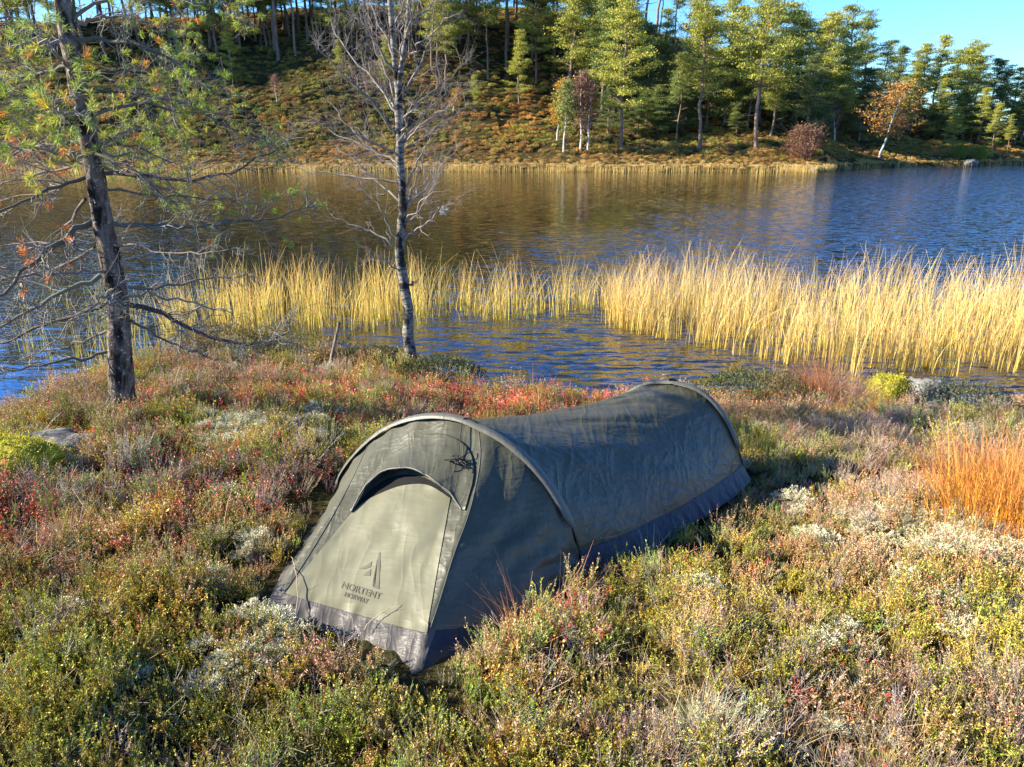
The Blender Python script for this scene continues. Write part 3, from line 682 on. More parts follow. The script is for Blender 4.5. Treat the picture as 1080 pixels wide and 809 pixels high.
_, skq = grid_mesh(Sk); nvg = VG.shape[0] * VG.shape[1]
bvh = BVHTree.FromPolygons([tuple(p) for p in np.concatenate([VG.reshape(-1, 3), Sk.reshape(-1, 3)])], [tuple(map(int, f)) for f in vq] + [tuple(map(int, f + nvg)) for f in skq])
def drape(px, py, off):
    d = ray(px, py); d = d / np.linalg.norm(d); hit, nr, _, _ = bvh.ray_cast(Vector(CAMP), Vector(d))
    if hit is None: return None
    nr = Vector(nr)
    if nr.dot(Vector(d)) > 0: nr = -nr
    return np.array(hit + nr * off)
def curve_px(pts, n_):
    P = np.array([(a, b_, 0) for a, b_ in pts], float); return resample(P, n_)[:, :2]
LIP = [(371, 541), (380, 529), (393, 516), (413, 503), (434, 501), (455, 507), (474, 520), (487, 538)]
def px_sheet(name, top, bot, m, off, nu=60, nv=40, thick=0):
    a = curve_px(top, nu); b_ = curve_px(bot, nu); g_ = np.zeros((nv, nu, 3))
    for i in range(nv):
        f = i / (nv - 1)
        for j in range(nu):
            p = a[j] * (1 - f) + b_[j] * f; q_ = drape(p[0], p[1], off(j / (nu - 1), f)); g_[i, j] = q_ if q_ is not None else g_[i - 1, j]
    return sheet(name, g_, m, tent, thick=thick)
# brightened door panel, dark sheet painted as vent shade above it, and the raised vent hood
DT = [(371, 541), (384, 530), (404, 519), (428, 512), (452, 510), (475, 526)]
_, DG, dq = px_sheet('door_panel', DT, [(301, 626), (340, 638), (380, 649), (420, 661), (450, 668)], M_door_lit, lambda u_, v_: .003 + .006 * math.sin(math.pi * u_) * (1 - v_) * .5 + .0025 * math.sin((u_ * .8 + v_ * .5) * 18) * u_ * (1 - u_) * 4 * (1 - .5 * v_))
px_sheet('vent_shade_sheet', [(370, 541), (380, 528), (393, 515), (413, 502), (434, 500), (455, 506), (476, 524)], [(372, 543), (385, 534), (405, 524), (428, 517), (452, 514), (475, 530)], M_vent_shade, lambda u_, v_: .002, nv=10)
hood_o, HG, _ = px_sheet('vent_hood', [(369, 540), (392, 500), (428, 466), (462, 455), (493, 468), (503, 495), (491, 539)], LIP, M_fly, lambda u_, v_: .006 + (.050 * math.sin(math.pi * min(1, u_ * 1.02)) ** .8) * v_ ** 1.7, thick=.0015)
g = Geo(); g.tube(HG[-1], .004, 6); g.build('hood_wire', M_sleeve, hood_o, smooth=True)
# seams
for (pl_, nm) in (([(505, 456), (508, 485), (496, 540), (478, 585), (465, 630), (452, 668)], 'corner_seam'), ([(388, 470), (365, 520), (330, 580), (300, 625)], 'corner_seam'), ([(300, 626), (340, 638), (380, 649), (420, 661), (450, 669)], 'hem_seam')):
    P = [drape(a, b_, .001) for a, b_ in curve_px(pl_, 40)]; P = [p for p in P if p is not None]
    if len(P) < 4: print('seam missed', pl_); continue
    g = Geo(); g.tube(np.array(P), .0018, 5); g.build(nm, M_sleeve if nm == 'corner_seam' else M_skirt, tent, smooth=True)

# hoops: padded sleeve and bare black pole ends
def hoop(P, nrm, t0, t1, width, base):
    c = P.mean(0); c[2] = .05; rad = P - c; rad /= np.linalg.norm(rad, axis=1)[:, None]; k0, k1 = int(t0 * NT), int(t1 * NT)
    prof = np.linspace(-1, 1, 13); V = []
    for k in range(k0, k1):
        wv = width * (1 + .12 * vn(k * .3, 0, 2)) * min(1, .35 + (k - k0) / 6, .35 + (k1 - 1 - k) / 6)
        V.append([P[k] + nrm * wv * p + rad[k] * (.004 + .016 * math.sqrt(max(0, 1 - p * p)) + .0015 * vn(k * .5, p * 4, 6)) for p in prof])
    o, _, _ = sheet('pole_sleeve', np.array(V), M_sleeve, tent)
    for seg in (P[:k0 + 3], P[k1 - 3:]):
        g = Geo(); g.tube(seg + rad[:k0 + 3] * .006 if len(seg) == k0 + 3 else seg + rad[k1 - 3:] * .006, .0045, 6); g.build('pole_end', M_pole, tent, smooth=True)
    return o
hoop(HF, hn, .045, .905, .023, None); hoop(RF_, rn, .10, .90, .019, None)
# guy cord with its knotted bundle and toggle at the front hoop's crown
ap = HF[int(.54 * NT)] + np.array((0, 0, .022)); bun = drape(484, 489, .022); g = Geo()
P = np.array([ap * (1 - f) + bun * f + np.array((0, -.012 * math.sin(math.pi * f), -.004)) for f in np.linspace(0, 1, 8)]); g.tube(P, .0020, 5)
for k in range(5):
    th = np.linspace(0, 2 * np.pi * 1.6, 30); r_ = rng.uniform(.010, .026); ax = rng.normal(size=3); ax /= np.linalg.norm(ax); b1 = np.cross(ax, (0, .3, 1)); b1 /= np.linalg.norm(b1); b2 = np.cross(ax, b1)
    g.tube(bun + rng.normal(0, .008, 3) + (b1 * np.cos(th)[:, None] + b2 * np.sin(th)[:, None] * .7) * r_ * (1 + .3 * np.sin(th * 2.3))[:, None], .0019, 5)
for ex in ((462, 488), (500, 478), (497, 500), (478, 503)):
    e = drape(*ex, .012); P = np.array([bun * (1 - f) + e * f + np.array((0, -.006, .010)) * math.sin(math.pi * f) for f in np.linspace(0, 1, 8)]); g.tube(P, .0019, 5)
cord = g.build('guy_cord', M_black, tent, smooth=True)
g = Geo(); tc = bun + np.array((.004, -.016, -.028)); g.tube(np.array([tc, tc + (.006, 0, -.012), tc + (.010, .002, -.024)]), [.006, .0075, .004], 6); g.build('cord_toggle', M_toggle, cord, smooth=True)
g = Geo(); ra = RF_[int(.5 * NT)] + np.array((0, -.005, .022)); g.tube(np.array([ra - (.02, 0, 0), ra, ra + (.022, 0, .002)]), [.006, .009, .005], 6)
g.tube(np.array([ra, ra + (.01, -.02, -.03), ra + (.0, -.022, -.045)]), .003, 5); g.build('strap_buckle', M_black, tent, smooth=True)
g = Geo(); fa = HF[int(.56 * NT)] + np.array((.0, 0, .022)); g.tube(np.array([fa - (.022, 0, 0), fa, fa + (.03, -.02, -.008), fa + (.05, -.035, -.03)]), [.004, .006, .004, .0025], 6); g.build('strap_buckle', M_black, tent, smooth=True)

# printed mark on the door, laid on the fabric
dbvh = BVHTree.FromPolygons([tuple(p) for p in DG.reshape(-1, 3)], [tuple(map(int, f)) for f in dq])
def on_door(px, py):
    d = Vector(ray(px, py)).normalized(); h_, nr, _, _ = dbvh.ray_cast(Vector(CAMP), d)
    if h_ is None: return None
    if nr.dot(d) > 0: nr = -nr
    return tuple(h_ + nr * .0016)
def text_mesh(s_):
    cu = bpy.data.curves.new('lettering', 'FONT'); cu.body = s_; cu.resolution_u = 3; cu.offset = .018
    o = bpy.data.objects.new('lettering', cu); COL.objects.link(o); bpy.context.view_layer.update()
    me = bpy.data.meshes.new_from_object(o.evaluated_get(bpy.context.evaluated_depsgraph_get()))
    bpy.data.objects.remove(o); return me
def put_text(s_, o0, ux, uy):
    me = text_mesh(s_); xs_ = [v.co.x for v in me.vertices]; x0, x1 = min(xs_), max(xs_)
    for v in me.vertices:
        a = (v.co.x - x0) / (x1 - x0); b_ = v.co.y / .72; p = on_door(o0[0] + ux[0] * a + uy[0] * b_, o0[1] + ux[1] * a + uy[1] * b_)
        v.co = p or v.co
    me.materials.append(M_print); o = bpy.data.objects.new('printed_word', me); COL.objects.link(o); o.parent = tent; o.location = -tent.location
put_text('NORTENT', (360, 620), (41, 12.5), (2.2, -7.0)); put_text('NORWAY', (363, 629), (25, 8), (1.4, -5.0))
for poly in ([(399.6, 582), (401.5, 583), (399.8, 621.5), (394.6, 620)], [(397.6, 590), (398.4, 590.5), (394, 619), (392.8, 618.5)], [(379, 600), (386, 596.5), (392.5, 592), (391, 598), (384, 600.5)], [(374, 606), (383, 606.8), (391.5, 600), (390.5, 607.5)]):
    P = []
    for (a, b_), (c_, d_) in zip(poly, poly[1:] + poly[:1]):
        for f in (0, .25, .5, .75): P.append(on_door(a + (c_ - a) * f, b_ + (d_ - b_) * f))
    me = bpy.data.meshes.new('printed_emblem'); me.from_pydata(P, [], [list(range(len(P)))]); me.materials.append(M_print)
    o = bpy.data.objects.new('printed_emblem', me); COL.objects.link(o); o.parent = tent; o.location = -tent.location

# ------------------------------------------------------------------ bare-branched trees by the shore
def catm(P, n_):
    return resample(P, n_)
def wob(P, a): 
    P = P.copy(); n_ = len(P); w_ = np.cumsum(rng.normal(0, a, (n_, 3)), 0); w_ -= w_ * 0; P[1:] += w_[1:]; return P
GREY = (.20, .185, .16)
def twigs(g, P, r0, Ls, nside, depth, col, tips, updir=.1, spread=.8):
    """side twigs along a polyline; tips collects end points with direction"""
    n_ = len(P); seglen = np.linalg.norm(np.diff(P, axis=0), axis=1).sum()
    for k in range(nside):
        f = rng.uniform(.12, 1.0); x = f * (n_ - 1); i = min(int(x), n_ - 2); p = P[i] * (1 - (x - i)) + P[i + 1] * (x - i)
        t = P[i + 1] - P[i]; t /= np.linalg.norm(t) + 1e-9; rd = rng.normal(size=3); rd[2] *= .6; rd -= t * rd.dot(t); rd /= np.linalg.norm(rd)
        d = t * rng.uniform(.3, .9) + rd * spread; d[2] += updir * rng.uniform(-.5, 1.5); d /= np.linalg.norm(d)
        L_ = Ls * rng.uniform(.35, 1.1) * (1.15 - .6 * f); m = 6
        bend = rng.normal(0, .35, 3); bend[2] += rng.uniform(-.3, .5)
        Q = p + d * L_ * np.linspace(0, 1, m)[:, None] + bend * L_ * (np.linspace(0, 1, m) ** 2)[:, None] * .5; Q[1:] += rng.normal(0, L_ * .03, (m - 1, 3))
        g.tube(Q, np.linspace(r0 * (.75 - .35 * f), r0 * .22, m), 4 if depth > 1 else 3, c=jit(col, 1, .18)[0], cap=False)
        tips.append((Q[-1], Q[-1] - Q[-2], Q))
        if depth > 1: twigs(g, Q, r0 * .5, Ls * .42, max(3, int(nside * .32)), depth - 1, col, tips, updir, spread)

def tuft(g, p, d, s_, col, n_=34):
    d = d / (np.linalg.norm(d) + 1e-9); C = p - d * rng.uniform(0, s_ * 1.0, (n_, 1)); D = d * .75 + rng.normal(0, .55, (n_, 3))
    g.leaves(C, D, s_ * rng.uniform(.7, 1.1, n_), .0032, jit(col, n_, .2))

# --- pine
pb = pos_on_ground(128, 441); YT = pb[1]
TR = np.array([at_y(a, b_, YT) for a, b_ in [(131, 448), (130, 430), (128, 400), (127, 370), (124, 319), (118, 280), (109, 239), (103, 200), (97, 160), (88, 117), (77, 69), (70, 30), (65, -10), (60, -80), (57, -160)]])
TR[0][2] -= .08
pine = empty('pine_tree', tuple(pb), 'gnarled half dead pine with bare grey lower branches standing at the water edge', 'pine')
TS = catm(TR, 70); zt = TS[:, 2]; rr = np.interp(zt, [pb[2], pb[2] + .12, 0, .8, 2.0, 2.6, 4], [.125, .092, .078, .060, .044, .038, .022])
def trunk_mesh(name, P, R, m, parent, k=18, amp=.08, fq=14):
    T_ = np.gradient(P, axis=0); T_ /= np.linalg.norm(T_, axis=1)[:, None]; A = np.cross(T_, (0, 1.0, 0)); A /= np.linalg.norm(A, axis=1)[:, None]; B = np.cross(T_, A)
    th = np.arange(k) * 2 * np.pi / k; rad = R[:, None] * (1 + amp * 2 * (vn(np.tile(th * 2.2, (len(P), 1)), P[:, 2:3] * fq + 0 * th, 4) - .5) + amp * (vn(np.tile(th * 5, (len(P), 1)), P[:, 2:3] * fq * 2.5 + 0 * th, 7) - .5))
    V = P[:, None] + rad[..., None] * (A[:, None] * np.cos(th)[None, :, None] + B[:, None] * np.sin(th)[None, :, None]); g = Geo()
    i = np.arange(len(P) - 1)[:, None] * k; j = np.arange(k)[None]; j2 = (j + 1) % k
    g.add(V.reshape(-1, 3), q=np.stack([i + j, i + j2, i + k + j2, i + k + j], -1).reshape(-1, 4)); return g.build(name, m, parent, smooth=True)
trunk_mesh('trunk', resample(TR, 240), np.interp(resample(TR, 240)[:, 2], zt, rr), M_pinebark, pine)
BR = [  # pixel polyline, depth change at its end, thickness, needles?, twig count
    ([(109, 183), (128, 183), (181, 189), (234, 186), (282, 167), (310, 145)], -.3, .016, 0, 15), ([(112, 234), (175, 242), (234, 234), (277, 231), (319, 223), (334, 212)], .25, .017, 2, 16),
    ([(128, 303), (170, 303), (213, 295), (261, 290)], .3, .013, 0, 12), ([(138, 322), (175, 332), (207, 351), (245, 364), (271, 362), (306, 348)], -.35, .019, 0, 17), ([(138, 338), (168, 356), (205, 372), (240, 382)], .3, .012, 0, 10),
    ([(80, 24), (106, 16), (138, 18), (185, 42)], .4, .014, 1, 13), ([(85, 96), (133, 96), (160, 101), (205, 112)], -.3, .013, 1, 13), ([(88, 128), (133, 108), (180, 112), (229, 128), (298, 154)], .35, .015, 1, 16),
    ([(75, 40), (133, 43), (175, 58), (223, 96), (262, 122)], -.2, .015, 1, 17), ([(98, 234), (69, 250), (42, 271), (0, 309), (-50, 345)], -.6, .022, 0, 17), ([(90, 210), (70, 240), (48, 275), (20, 300)], .3, .012, 0, 10),
    ([(106, 290), (69, 306), (32, 324), (0, 348), (-60, 372)], -.4, .018, 0, 17), ([(114, 319), (80, 332), (40, 345), (0, 362), (-50, 380)], .3, .018, 0, 17), ([(122, 367), (90, 380), (64, 380), (21, 391), (-30, 398)], -.3, .014, 0, 12),
    ([(88, 149), (53, 154), (21, 160), (-40, 168)], .3, .015, 0, 14), ([(93, 186), (53, 197), (0, 223), (-50, 250)], -.3, .016, 0, 15), ([(86, 112), (50, 108), (0, 96), (-50, 90)], -.3, .014, 1, 13), ([(74, 69), (32, 80), (0, 84), (-50, 90)], .35, .014, 1, 14),
    ([(77, 58), (45, 30), (10, 18), (-40, 10)], .2, .013, 1, 13), ([(70, 28), (100, 0), (150, -12), (215, -5), (260, 18)], .3, .014, 1, 14), ([(66, 0), (30, -18), (-20, -30)], -.2, .013, 1, 10), ([(96, 160), (140, 176), (180, 215), (215, 236)], -.5, .012, 0, 13),
    ([(104, 200), (150, 205), (205, 208), (270, 215)], .5, .011, 0, 12), ([(112, 258), (150, 262), (195, 270), (250, 262)], -.4, .011, 0, 13), ([(100, 262), (60, 285), (20, 292), (-30, 300)], .4, .012, 0, 13), ([(120, 345), (85, 362), (40, 372), (0, 388)], .4, .011, 0, 12),
    ([(95, 170), (60, 180), (15, 190), (-40, 210)], .5, .011, 0, 13), ([(84, 90), (120, 74), (165, 78), (210, 60)], .5, .012, 1, 14), ([(88, 120), (115, 150), (160, 160), (200, 180)], .2, .010, 0, 12)]
g = None; ndl = Geo()
def needle_col():
    r = rng.random(); return (.36, .42, .06) if r < .5 else ((.50, .46, .05) if r < .68 else ((.22, .32, .06) if r < .93 else (.62, .28, .05)))
tipz = []
for k, (pl_, dy, r0, nd, nt_) in enumerate(BR):
    m = len(pl_); P = np.array([at_y(a, b_, YT + dy * (i / (m - 1)) ** 1.0) for i, (a, b_) in enumerate(pl_)]); P = catm(P, 16); P[1:] += rng.normal(0, .008, (15, 3))
    g = Geo(); g.tube(P, np.linspace(r0 * .85, r0 * .16, 16), 6, c=jit((.15, .13, .115) if k % 3 else (.09, .075, .065), 1, .15)[0], cap=False); tips = []
    twigs(g, P, r0 * .40, .34, int(nt_ * 1.7), 2, GREY, tips)
    g.build('branch', M_twig, pine, smooth=True)
    if nd:
        for (p, d, Q) in tips:
            if abs(p[0] - np.interp(p[2], TS[:, 2], TS[:, 0])) < .17: continue
            if rng.random() < (.17 if nd == 1 else .10) and np.linalg.norm(p - P[0]) >.5: tuft(ndl, p, d, .030, needle_col(), 60); 
            if nd == 1 and rng.random() < .07: tuft(ndl, Q[3], Q[3] - Q[2], .04, needle_col())
    elif k in (9, 14, 15, 26):
        for (p, d, Q) in tips:
            if rng.random() < .05: tuft(ndl, p, d, .045, (.60, .20, .05))
# branches reaching towards and away from the lake that the outline list cannot show
for k in range(16):
    f = rng.uniform(.25, .9); p0 = TS[int(f * 50) + 8]; a = rng.choice([-1, 1]) * rng.uniform(.9, 1.57); d = np.array((math.cos(a) * rng.choice([-1, 1]) * .8, math.sin(a), rng.uniform(-.25, .25))); d /= np.linalg.norm(d)
    L_ = rng.uniform(.5, 1.0); m = 14; t = np.linspace(0, 1, m)[:, None]; P = p0 + d * L_ * t + np.array((0, 0, -.15 + rng.uniform(0, .3))) * L_ * t ** 2; P[1:] += rng.normal(0, .012, (m - 1, 3))
    g = Geo(); g.tube(P, np.linspace(.011, .003, m), 5, c=jit(GREY, 1, .15)[0], cap=False); tips = []; twigs(g, P, .004, .32, 17, 2, GREY, tips); g.build('branch', M_twig, pine, smooth=True)
    if p0[2] > 1.5:
        for (p, d, Q) in tips:
            if rng.random() < .35: tuft(ndl, p, d, .046, needle_col())
ndl.build('needles', M_reed, pine)

# --- birch
bb_ = shore_pos(434, .30); YB = bb_[1]
birch = empty('bare_birch', tuple(bb_), 'slender leafless birch with pale bark standing by the water edge', 'birch')
BT = np.array([at_y(a, b_, YB) for a, b_ in [(435, 384), (431, 371), (429, 350), (429, 321), (427, 295), (424, 269), (425, 235), (424, 198), (421, 160), (421, 138), (419, 89)]]); BT[0][2] -= .05
z0 = bb_[2]; top = BT[-1]
def rb(P): return np.interp(P[:, 2], [z0 - .05, z0 + .1, z0 + .5, 1.2, 2.2, 3.6, 5], [.070, .053, .045, .037, .030, .020, .008])
P = resample(BT, 160); P[:, 0] += .045 * (fbm(P[:, 2] * 2.2, P[:, 2] * 0, 15, 3) - .5) * 2; P[:, 1] += .02 * (fbm(P[:, 2] * 2, P[:, 2] * 0, 16, 3) - .5); trunk_mesh('trunk', P, rb(P), M_birchbark, birch, 14, .06, 9)
P = resample(np.array([at_y(a, b_, YB + dd) for a, b_, dd in [(419, 93, 0), (415, 49, .02), (411, 0, .05), (408, -70, .1), (402, -150, .15)]]), 70); trunk_mesh('limb', P, rb(P) * .78, M_birchbark, birch, 12, .05, 9); LA = P
P = resample(np.array([at_y(a, b_, YB + dd) for a, b_, dd in [(420, 95, 0), (425, 60, -.03), (430, 28, -.06), (432, 0, -.08), (437, -70, -.15), (446, -140, -.2)]]), 70); trunk_mesh('limb', P, rb(P) * .74, M_birchbark, birch, 12, .05, 9); LB = P
BB = [([(423, 258), (437, 245), (448, 237), (470, 220), (489, 206)], -.2, .013, 9), ([(423, 268), (399, 247), (374, 237), (349, 228)], .2, .010, 9), ([(421, 284), (399, 272), (382, 266)], -.2, .009, 5), ([(421, 212), (404, 198), (379, 173), (350, 150)], .3, .011, 11),
      ([(421, 256), (401, 217), (384, 203), (374, 185)], -.3, .010, 9), ([(421, 192), (374, 188), (344, 180), (310, 186)], .2, .010, 12), ([(419, 143), (399, 114), (369, 84), (330, 44)], -.3, .013, 16), ([(419, 119), (394, 84), (364, 54), (349, 25)], .4, .012, 15),
      ([(428, 198), (443, 163), (463, 133)], .3, .010, 10), ([(427, 236), (447, 216), (460, 190)], -.3, .009, 9), ([(424, 128), (438, 109), (463, 94), (493, 64)], .3, .011, 13), ([(424, 99), (448, 59), (458, 30), (462, -5)], -.3, .011, 13),
      ([(415, 60), (394, 15), (384, -30)], .3, .010, 12), ([(416, 75), (384, 30), (372, -5)], -.35, .011, 14), ([(421, 163), (389, 148), (354, 131), (330, 128)], -.1, .011, 13), ([(426, 150), (450, 125), (478, 110)], -.4, .009, 10), ([(430, 30), (455, 5), (480, -30)], .3, .009, 11),
      ([(422, 182), (400, 165), (372, 140), (345, 105)], .4, .010, 12), ([(432, 301), (440, 295)], 0, .010, 0), ([(426, 216), (438, 196), (446, 170), (450, 140)], .2, .009, 9), ([(420, 110), (405, 75), (392, 40), (388, 5)], .1, .010, 12)]
for k, (pl_, dy, r0, nt_) in enumerate(BB):
    m = len(pl_); P = np.array([at_y(a, b_, YB + dy * i / (m - 1)) for i, (a, b_) in enumerate(pl_)]); P = catm(P, 14); P[1:] += rng.normal(0, .010, (13, 3))
    g = Geo(); cb = (.42, .40, .36); g.tube(P, np.linspace(r0, r0 * .25, 14), 6, c=jit((.20, .18, .16), 1, .1)[0], cap=False); tips = []
    if nt_: twigs(g, P, r0 * .34, .42, int(nt_ * 1.6), 2, (.20, .17, .155), tips, .35, .7)
    if k == 0:
        nc = P[9]; n_ = 160; g.leaves(nc + rng.normal(0, .018, (n_, 3)), rng.normal(0, 1, (n_, 3)), .03, .004, jit((.45, .45, .40), n_))
    g.build('branch', M_twig, birch, smooth=True)
for k in range(18):
    Ls_ = [LA, LB][k % 2]; p0 = Ls_[rng.integers(5, 60)] if k > 8 else resample(BT, 60)[rng.integers(25, 58)]
    a = rng.uniform(0, 6.28); d = np.array((math.cos(a), math.sin(a), rng.uniform(.3, 1.0))); d /= np.linalg.norm(d); L_ = rng.uniform(.5, 1.0); t = np.linspace(0, 1, 12)[:, None]
    P = p0 + d * L_ * t; P[1:] += rng.normal(0, .014, (11, 3)); g = Geo(); g.tube(P, np.linspace(.009, .0025, 12), 5, c=(.26, .22, .20), cap=False); tips = []; twigs(g, P, .0034, .36, 15, 2, (.20, .17, .155), tips, .35, .7); g.build('branch', M_twig, birch, smooth=True)

# ------------------------------------------------------------------ small things on the near bank
def stone(name, px, py, sx, sy, sz, m, label, cat, seed=0, sink=.3, rot=0):
    p = shore_pos(px, py) if py < 2 else pos_on_ground(px, py); V = []; q = []; nu, nv = 28, 18; g = Geo()
    U = np.linspace(0, 2 * np.pi, nu, endpoint=False)[None]; Vt = np.linspace(.02, np.pi - .02, nv)[:, None]
    d = np.stack([np.cos(U) * np.sin(Vt), np.sin(U) * np.sin(Vt), np.cos(Vt) + 0 * U], -1)
    rad = 1 + .38 * (fbm(d[..., 0] * 1.6 + 5 + seed, d[..., 1] * 1.6 + d[..., 2], seed, 4) - .5) * 2; V = d * rad[..., None] * (sx, sy, sz)
    c, s_ = math.cos(rot), math.sin(rot); V = V @ np.array([[c, s_, 0], [-s_, c, 0], [0, 0, 1]]) + p + (0, 0, sz * (1 - 2 * sink))
    i = np.arange(nv - 1)[:, None] * nu; j = np.arange(nu)[None]; j2 = (j + 1) % nu
    g.add(V.reshape(-1, 3), q=np.stack([i + j, i + nu + j, i + nu + j2, i + j2], -1).reshape(-1, 4)); o = g.build(name, m, smooth=True); me = o.data
    o.location = p; me.transform(Matrix.Translation(-Vector(p))); tag(o, label, cat)
    if m is M_moss:
        W_ = (V - p).reshape(-1, 3); n_ = 5200; W_ = W_[W_[:, 2] > -.02]; C = W_[rng.integers(0, len(W_), n_)] + rng.normal(0, .012, (n_, 3)); g = Geo()
        g.leaves(C, C * (1, 1, 1.5) / .2 + rng.normal(0, .5, (n_, 3)) + (0, 0, .6), rng.uniform(.008, .018, n_), .005, jit((.44, .40, .035), n_, .25)); f_ = g.build('moss_tufts', M_reed); f_.parent = o; f_.location = (0, 0, 0)
    return o, p
stone('rock', 45, 480, .40, .16, .10, M_rock, 'flat grey rock sunk in the heather at the left edge', 'rock', 3, .35, .35)
stone('moss_cushion', 6, 505, .34, .17, .17, M_moss, 'bright yellow moss cushion over stone at the left edge', 'moss', 5, .4)
stone('moss_cushion', 942, .42, .17, .13, .20, M_moss, 'small yellow green moss cushion on the shore below the right reeds', 'moss', 8, .3)
stone('rock', 975, .38, .22, .15, .21, M_rock, 'grey shore rock beside the small yellow green moss cushion', 'rock', 12, .35)
stone('rock', 1065, .02, .40, .14, .16, M_rock, 'pale low rock at the waterline by the right edge', 'rock', 15, .3)
sp = shore_pos(345, .95); g = Geo(); tp = at_y(358, 339, sp[1] + .05); g.tube(catm(np.array([sp - (0, 0, .05), (sp + tp) / 2 + (.01, 0, 0), tp]), 9), np.linspace(.020, .014, 9), 7); o = g.build('dead_stick', M_deadwood, smooth=True); tag(o, 'leaning dead stick standing in the bank left of the birch', 'stick')

def tussock(px, py, n_, h, c0, c1, lean, rad, label, name='grass_tussock', bias=(0, 0), wd=.0048):
    p = shore_pos(px, py) if py < 2 else pos_on_ground(px, py); g = Geo(); B = np.stack([rng.normal(0, rad, n_), rng.normal(0, rad * .7, n_), np.full(n_, -.03)], -1)
    ln = rng.normal(0, lean, (n_, 2)) + B[:, :2] / rad * lean * .5 + np.array(bias); g.blades(B + p, rng.uniform(.45, 1.05, n_) * h, wd, ln, jit(c0, n_, .32), jit(c1, n_, .34), 5, .6)
    o = g.build(name, M_reed); o.data.transform(Matrix.Translation(-Vector(p))); o.location = p; tag(o, label, 'grass'); return o
tussock(1080, 560, 1500, .44, (.80, .36, .015), (.50, .22, .07), .26, .18, 'large bright orange grass tussock at the right edge', bias=(-.02, 0))
tussock(1035, 525, 650, .36, (.68, .30, .03), (.46, .22, .11), .30, .13, 'smaller reddish grass tussock just left of the large bright orange one')
tussock(1130, 520, 500, .36, (.68, .30, .02), (.46, .20, .11), .3, .15, 'orange grass tussock beyond the right edge of the picture')
tussock(866, .40, 520, .46, (.55, .22, .03), (.30, .13, .09), .42, .05, 'dark red brown grass fan on the shore before the right reeds', bias=(-.25, 0), wd=.004)
tussock(897, .5, 520, .38, (.38, .22, .10), (.42, .26, .20), .40, .12, 'pale brown grass clump right of the dark red brown fan', wd=.003)
tussock(822, .4, 360, .32, (.42, .24, .10), (.46, .28, .18), .4, .10, 'low pale pinkish grass clump left of the dark red brown fan', wd=.003)
tussock(658, 420, 320, .26, (.72, .34, .05), (.60, .26, .08), .28, .07, 'small orange grass tussock behind the tent ridge')
tussock(545, 668, 26, .30, (.40, .20, .10), (.50, .24, .12), .30, .03, 'thin tall reddish grass stems leaning against the tent front corner', bias=(-.25, .1), wd=.003)
tussock(590, 650, 20, .30, (.40, .20, .10), (.52, .26, .14), .28, .04, 'thin tall reddish grass stems beside the tent below its front pole', bias=(.15, .1), wd=.003)
tussock(690, 590, 40, .16, (.50, .36, .16), (.60, .45, .25), .5, .04, 'straw grass wisp in the shade beside the tent', wd=.003)
for (pl_, lb, rr_) in (([(306, 690), (312, 660), (316, 635), (313, 600), (310, 590)], 'thin pale twig standing in front of the tent skirt', .0022), ([(384, 668), (395, 655), (412, 645), (420, 638)], 'short crooked twig lying on the door panel hem', .002)):
    P = [drape(a, b_, .02) for a, b_ in pl_]; P = [p if p is not None else on_z(a, b_, .06) for p, (a, b_) in zip(P, pl_)]
    g = Geo(); P = catm(np.array(P), 20); P[1:] += rng.normal(0, .0015, (19, 3)); g.tube(P, np.linspace(rr_, rr_ * .5, 20), 5, c=(.34, .27, .20)); twigs(g, P, rr_ * .7, .05, 4, 1, (.34, .27, .20), []); o = g.build('twig', M_twig, smooth=True); tag(o, lb, 'twig')

# crowberry mounds on the shore edge
def mound(px, py, r, h, col, label, n_=3600, name='crowberry_bush', cat='bush'):
    p = shore_pos(px, py); g = Geo(); a = rng.uniform(0, 6.28, n_); q = np.sqrt(rng.random(n_)); C = np.stack([np.cos(a) * q * r * 1.6, np.sin(a) * q * r, h * np.sqrt(np.clip(1 - q ** 2, 0, 1)) * rng.uniform(.6, 1.1, n_)], -1) * (1 + .3 * (vn(np.cos(a) * 4 + 9, np.sin(a) * 4 + 9, 1) - .5))[:, None]
    g.leaves(C, rng.normal(0, .7, (n_, 3)) + (0, 0, .6), rng.uniform(.02, .035, n_), .009, jit(col, n_, .25)); o = g.build(name, M_reed); o.location = p; tag(o, label, cat)
mound(795, .45, .34, .22, (.075, .095, .03), 'dark green crowberry mound on the shore left of the red brown grass fan')
mound(1012, .45, .30, .26, (.11, .12, .07), 'grey green crowberry mound on the shore at the right edge')
mound(460, .35, .26, .20, (.07, .08, .03), 'dark green heath mound just right of the birch foot')
mound(392, .5, .28, .14, (.08, .085, .03), 'dark green heath mound just left of the birch foot')
mound(295, .7, .42, .18, (.14, .12, .03), 'olive heath mound on the bank between pine and stick')
mound(235, .7, .35, .22, (.16, .12, .035), 'russet heath mound right of the pine foot')

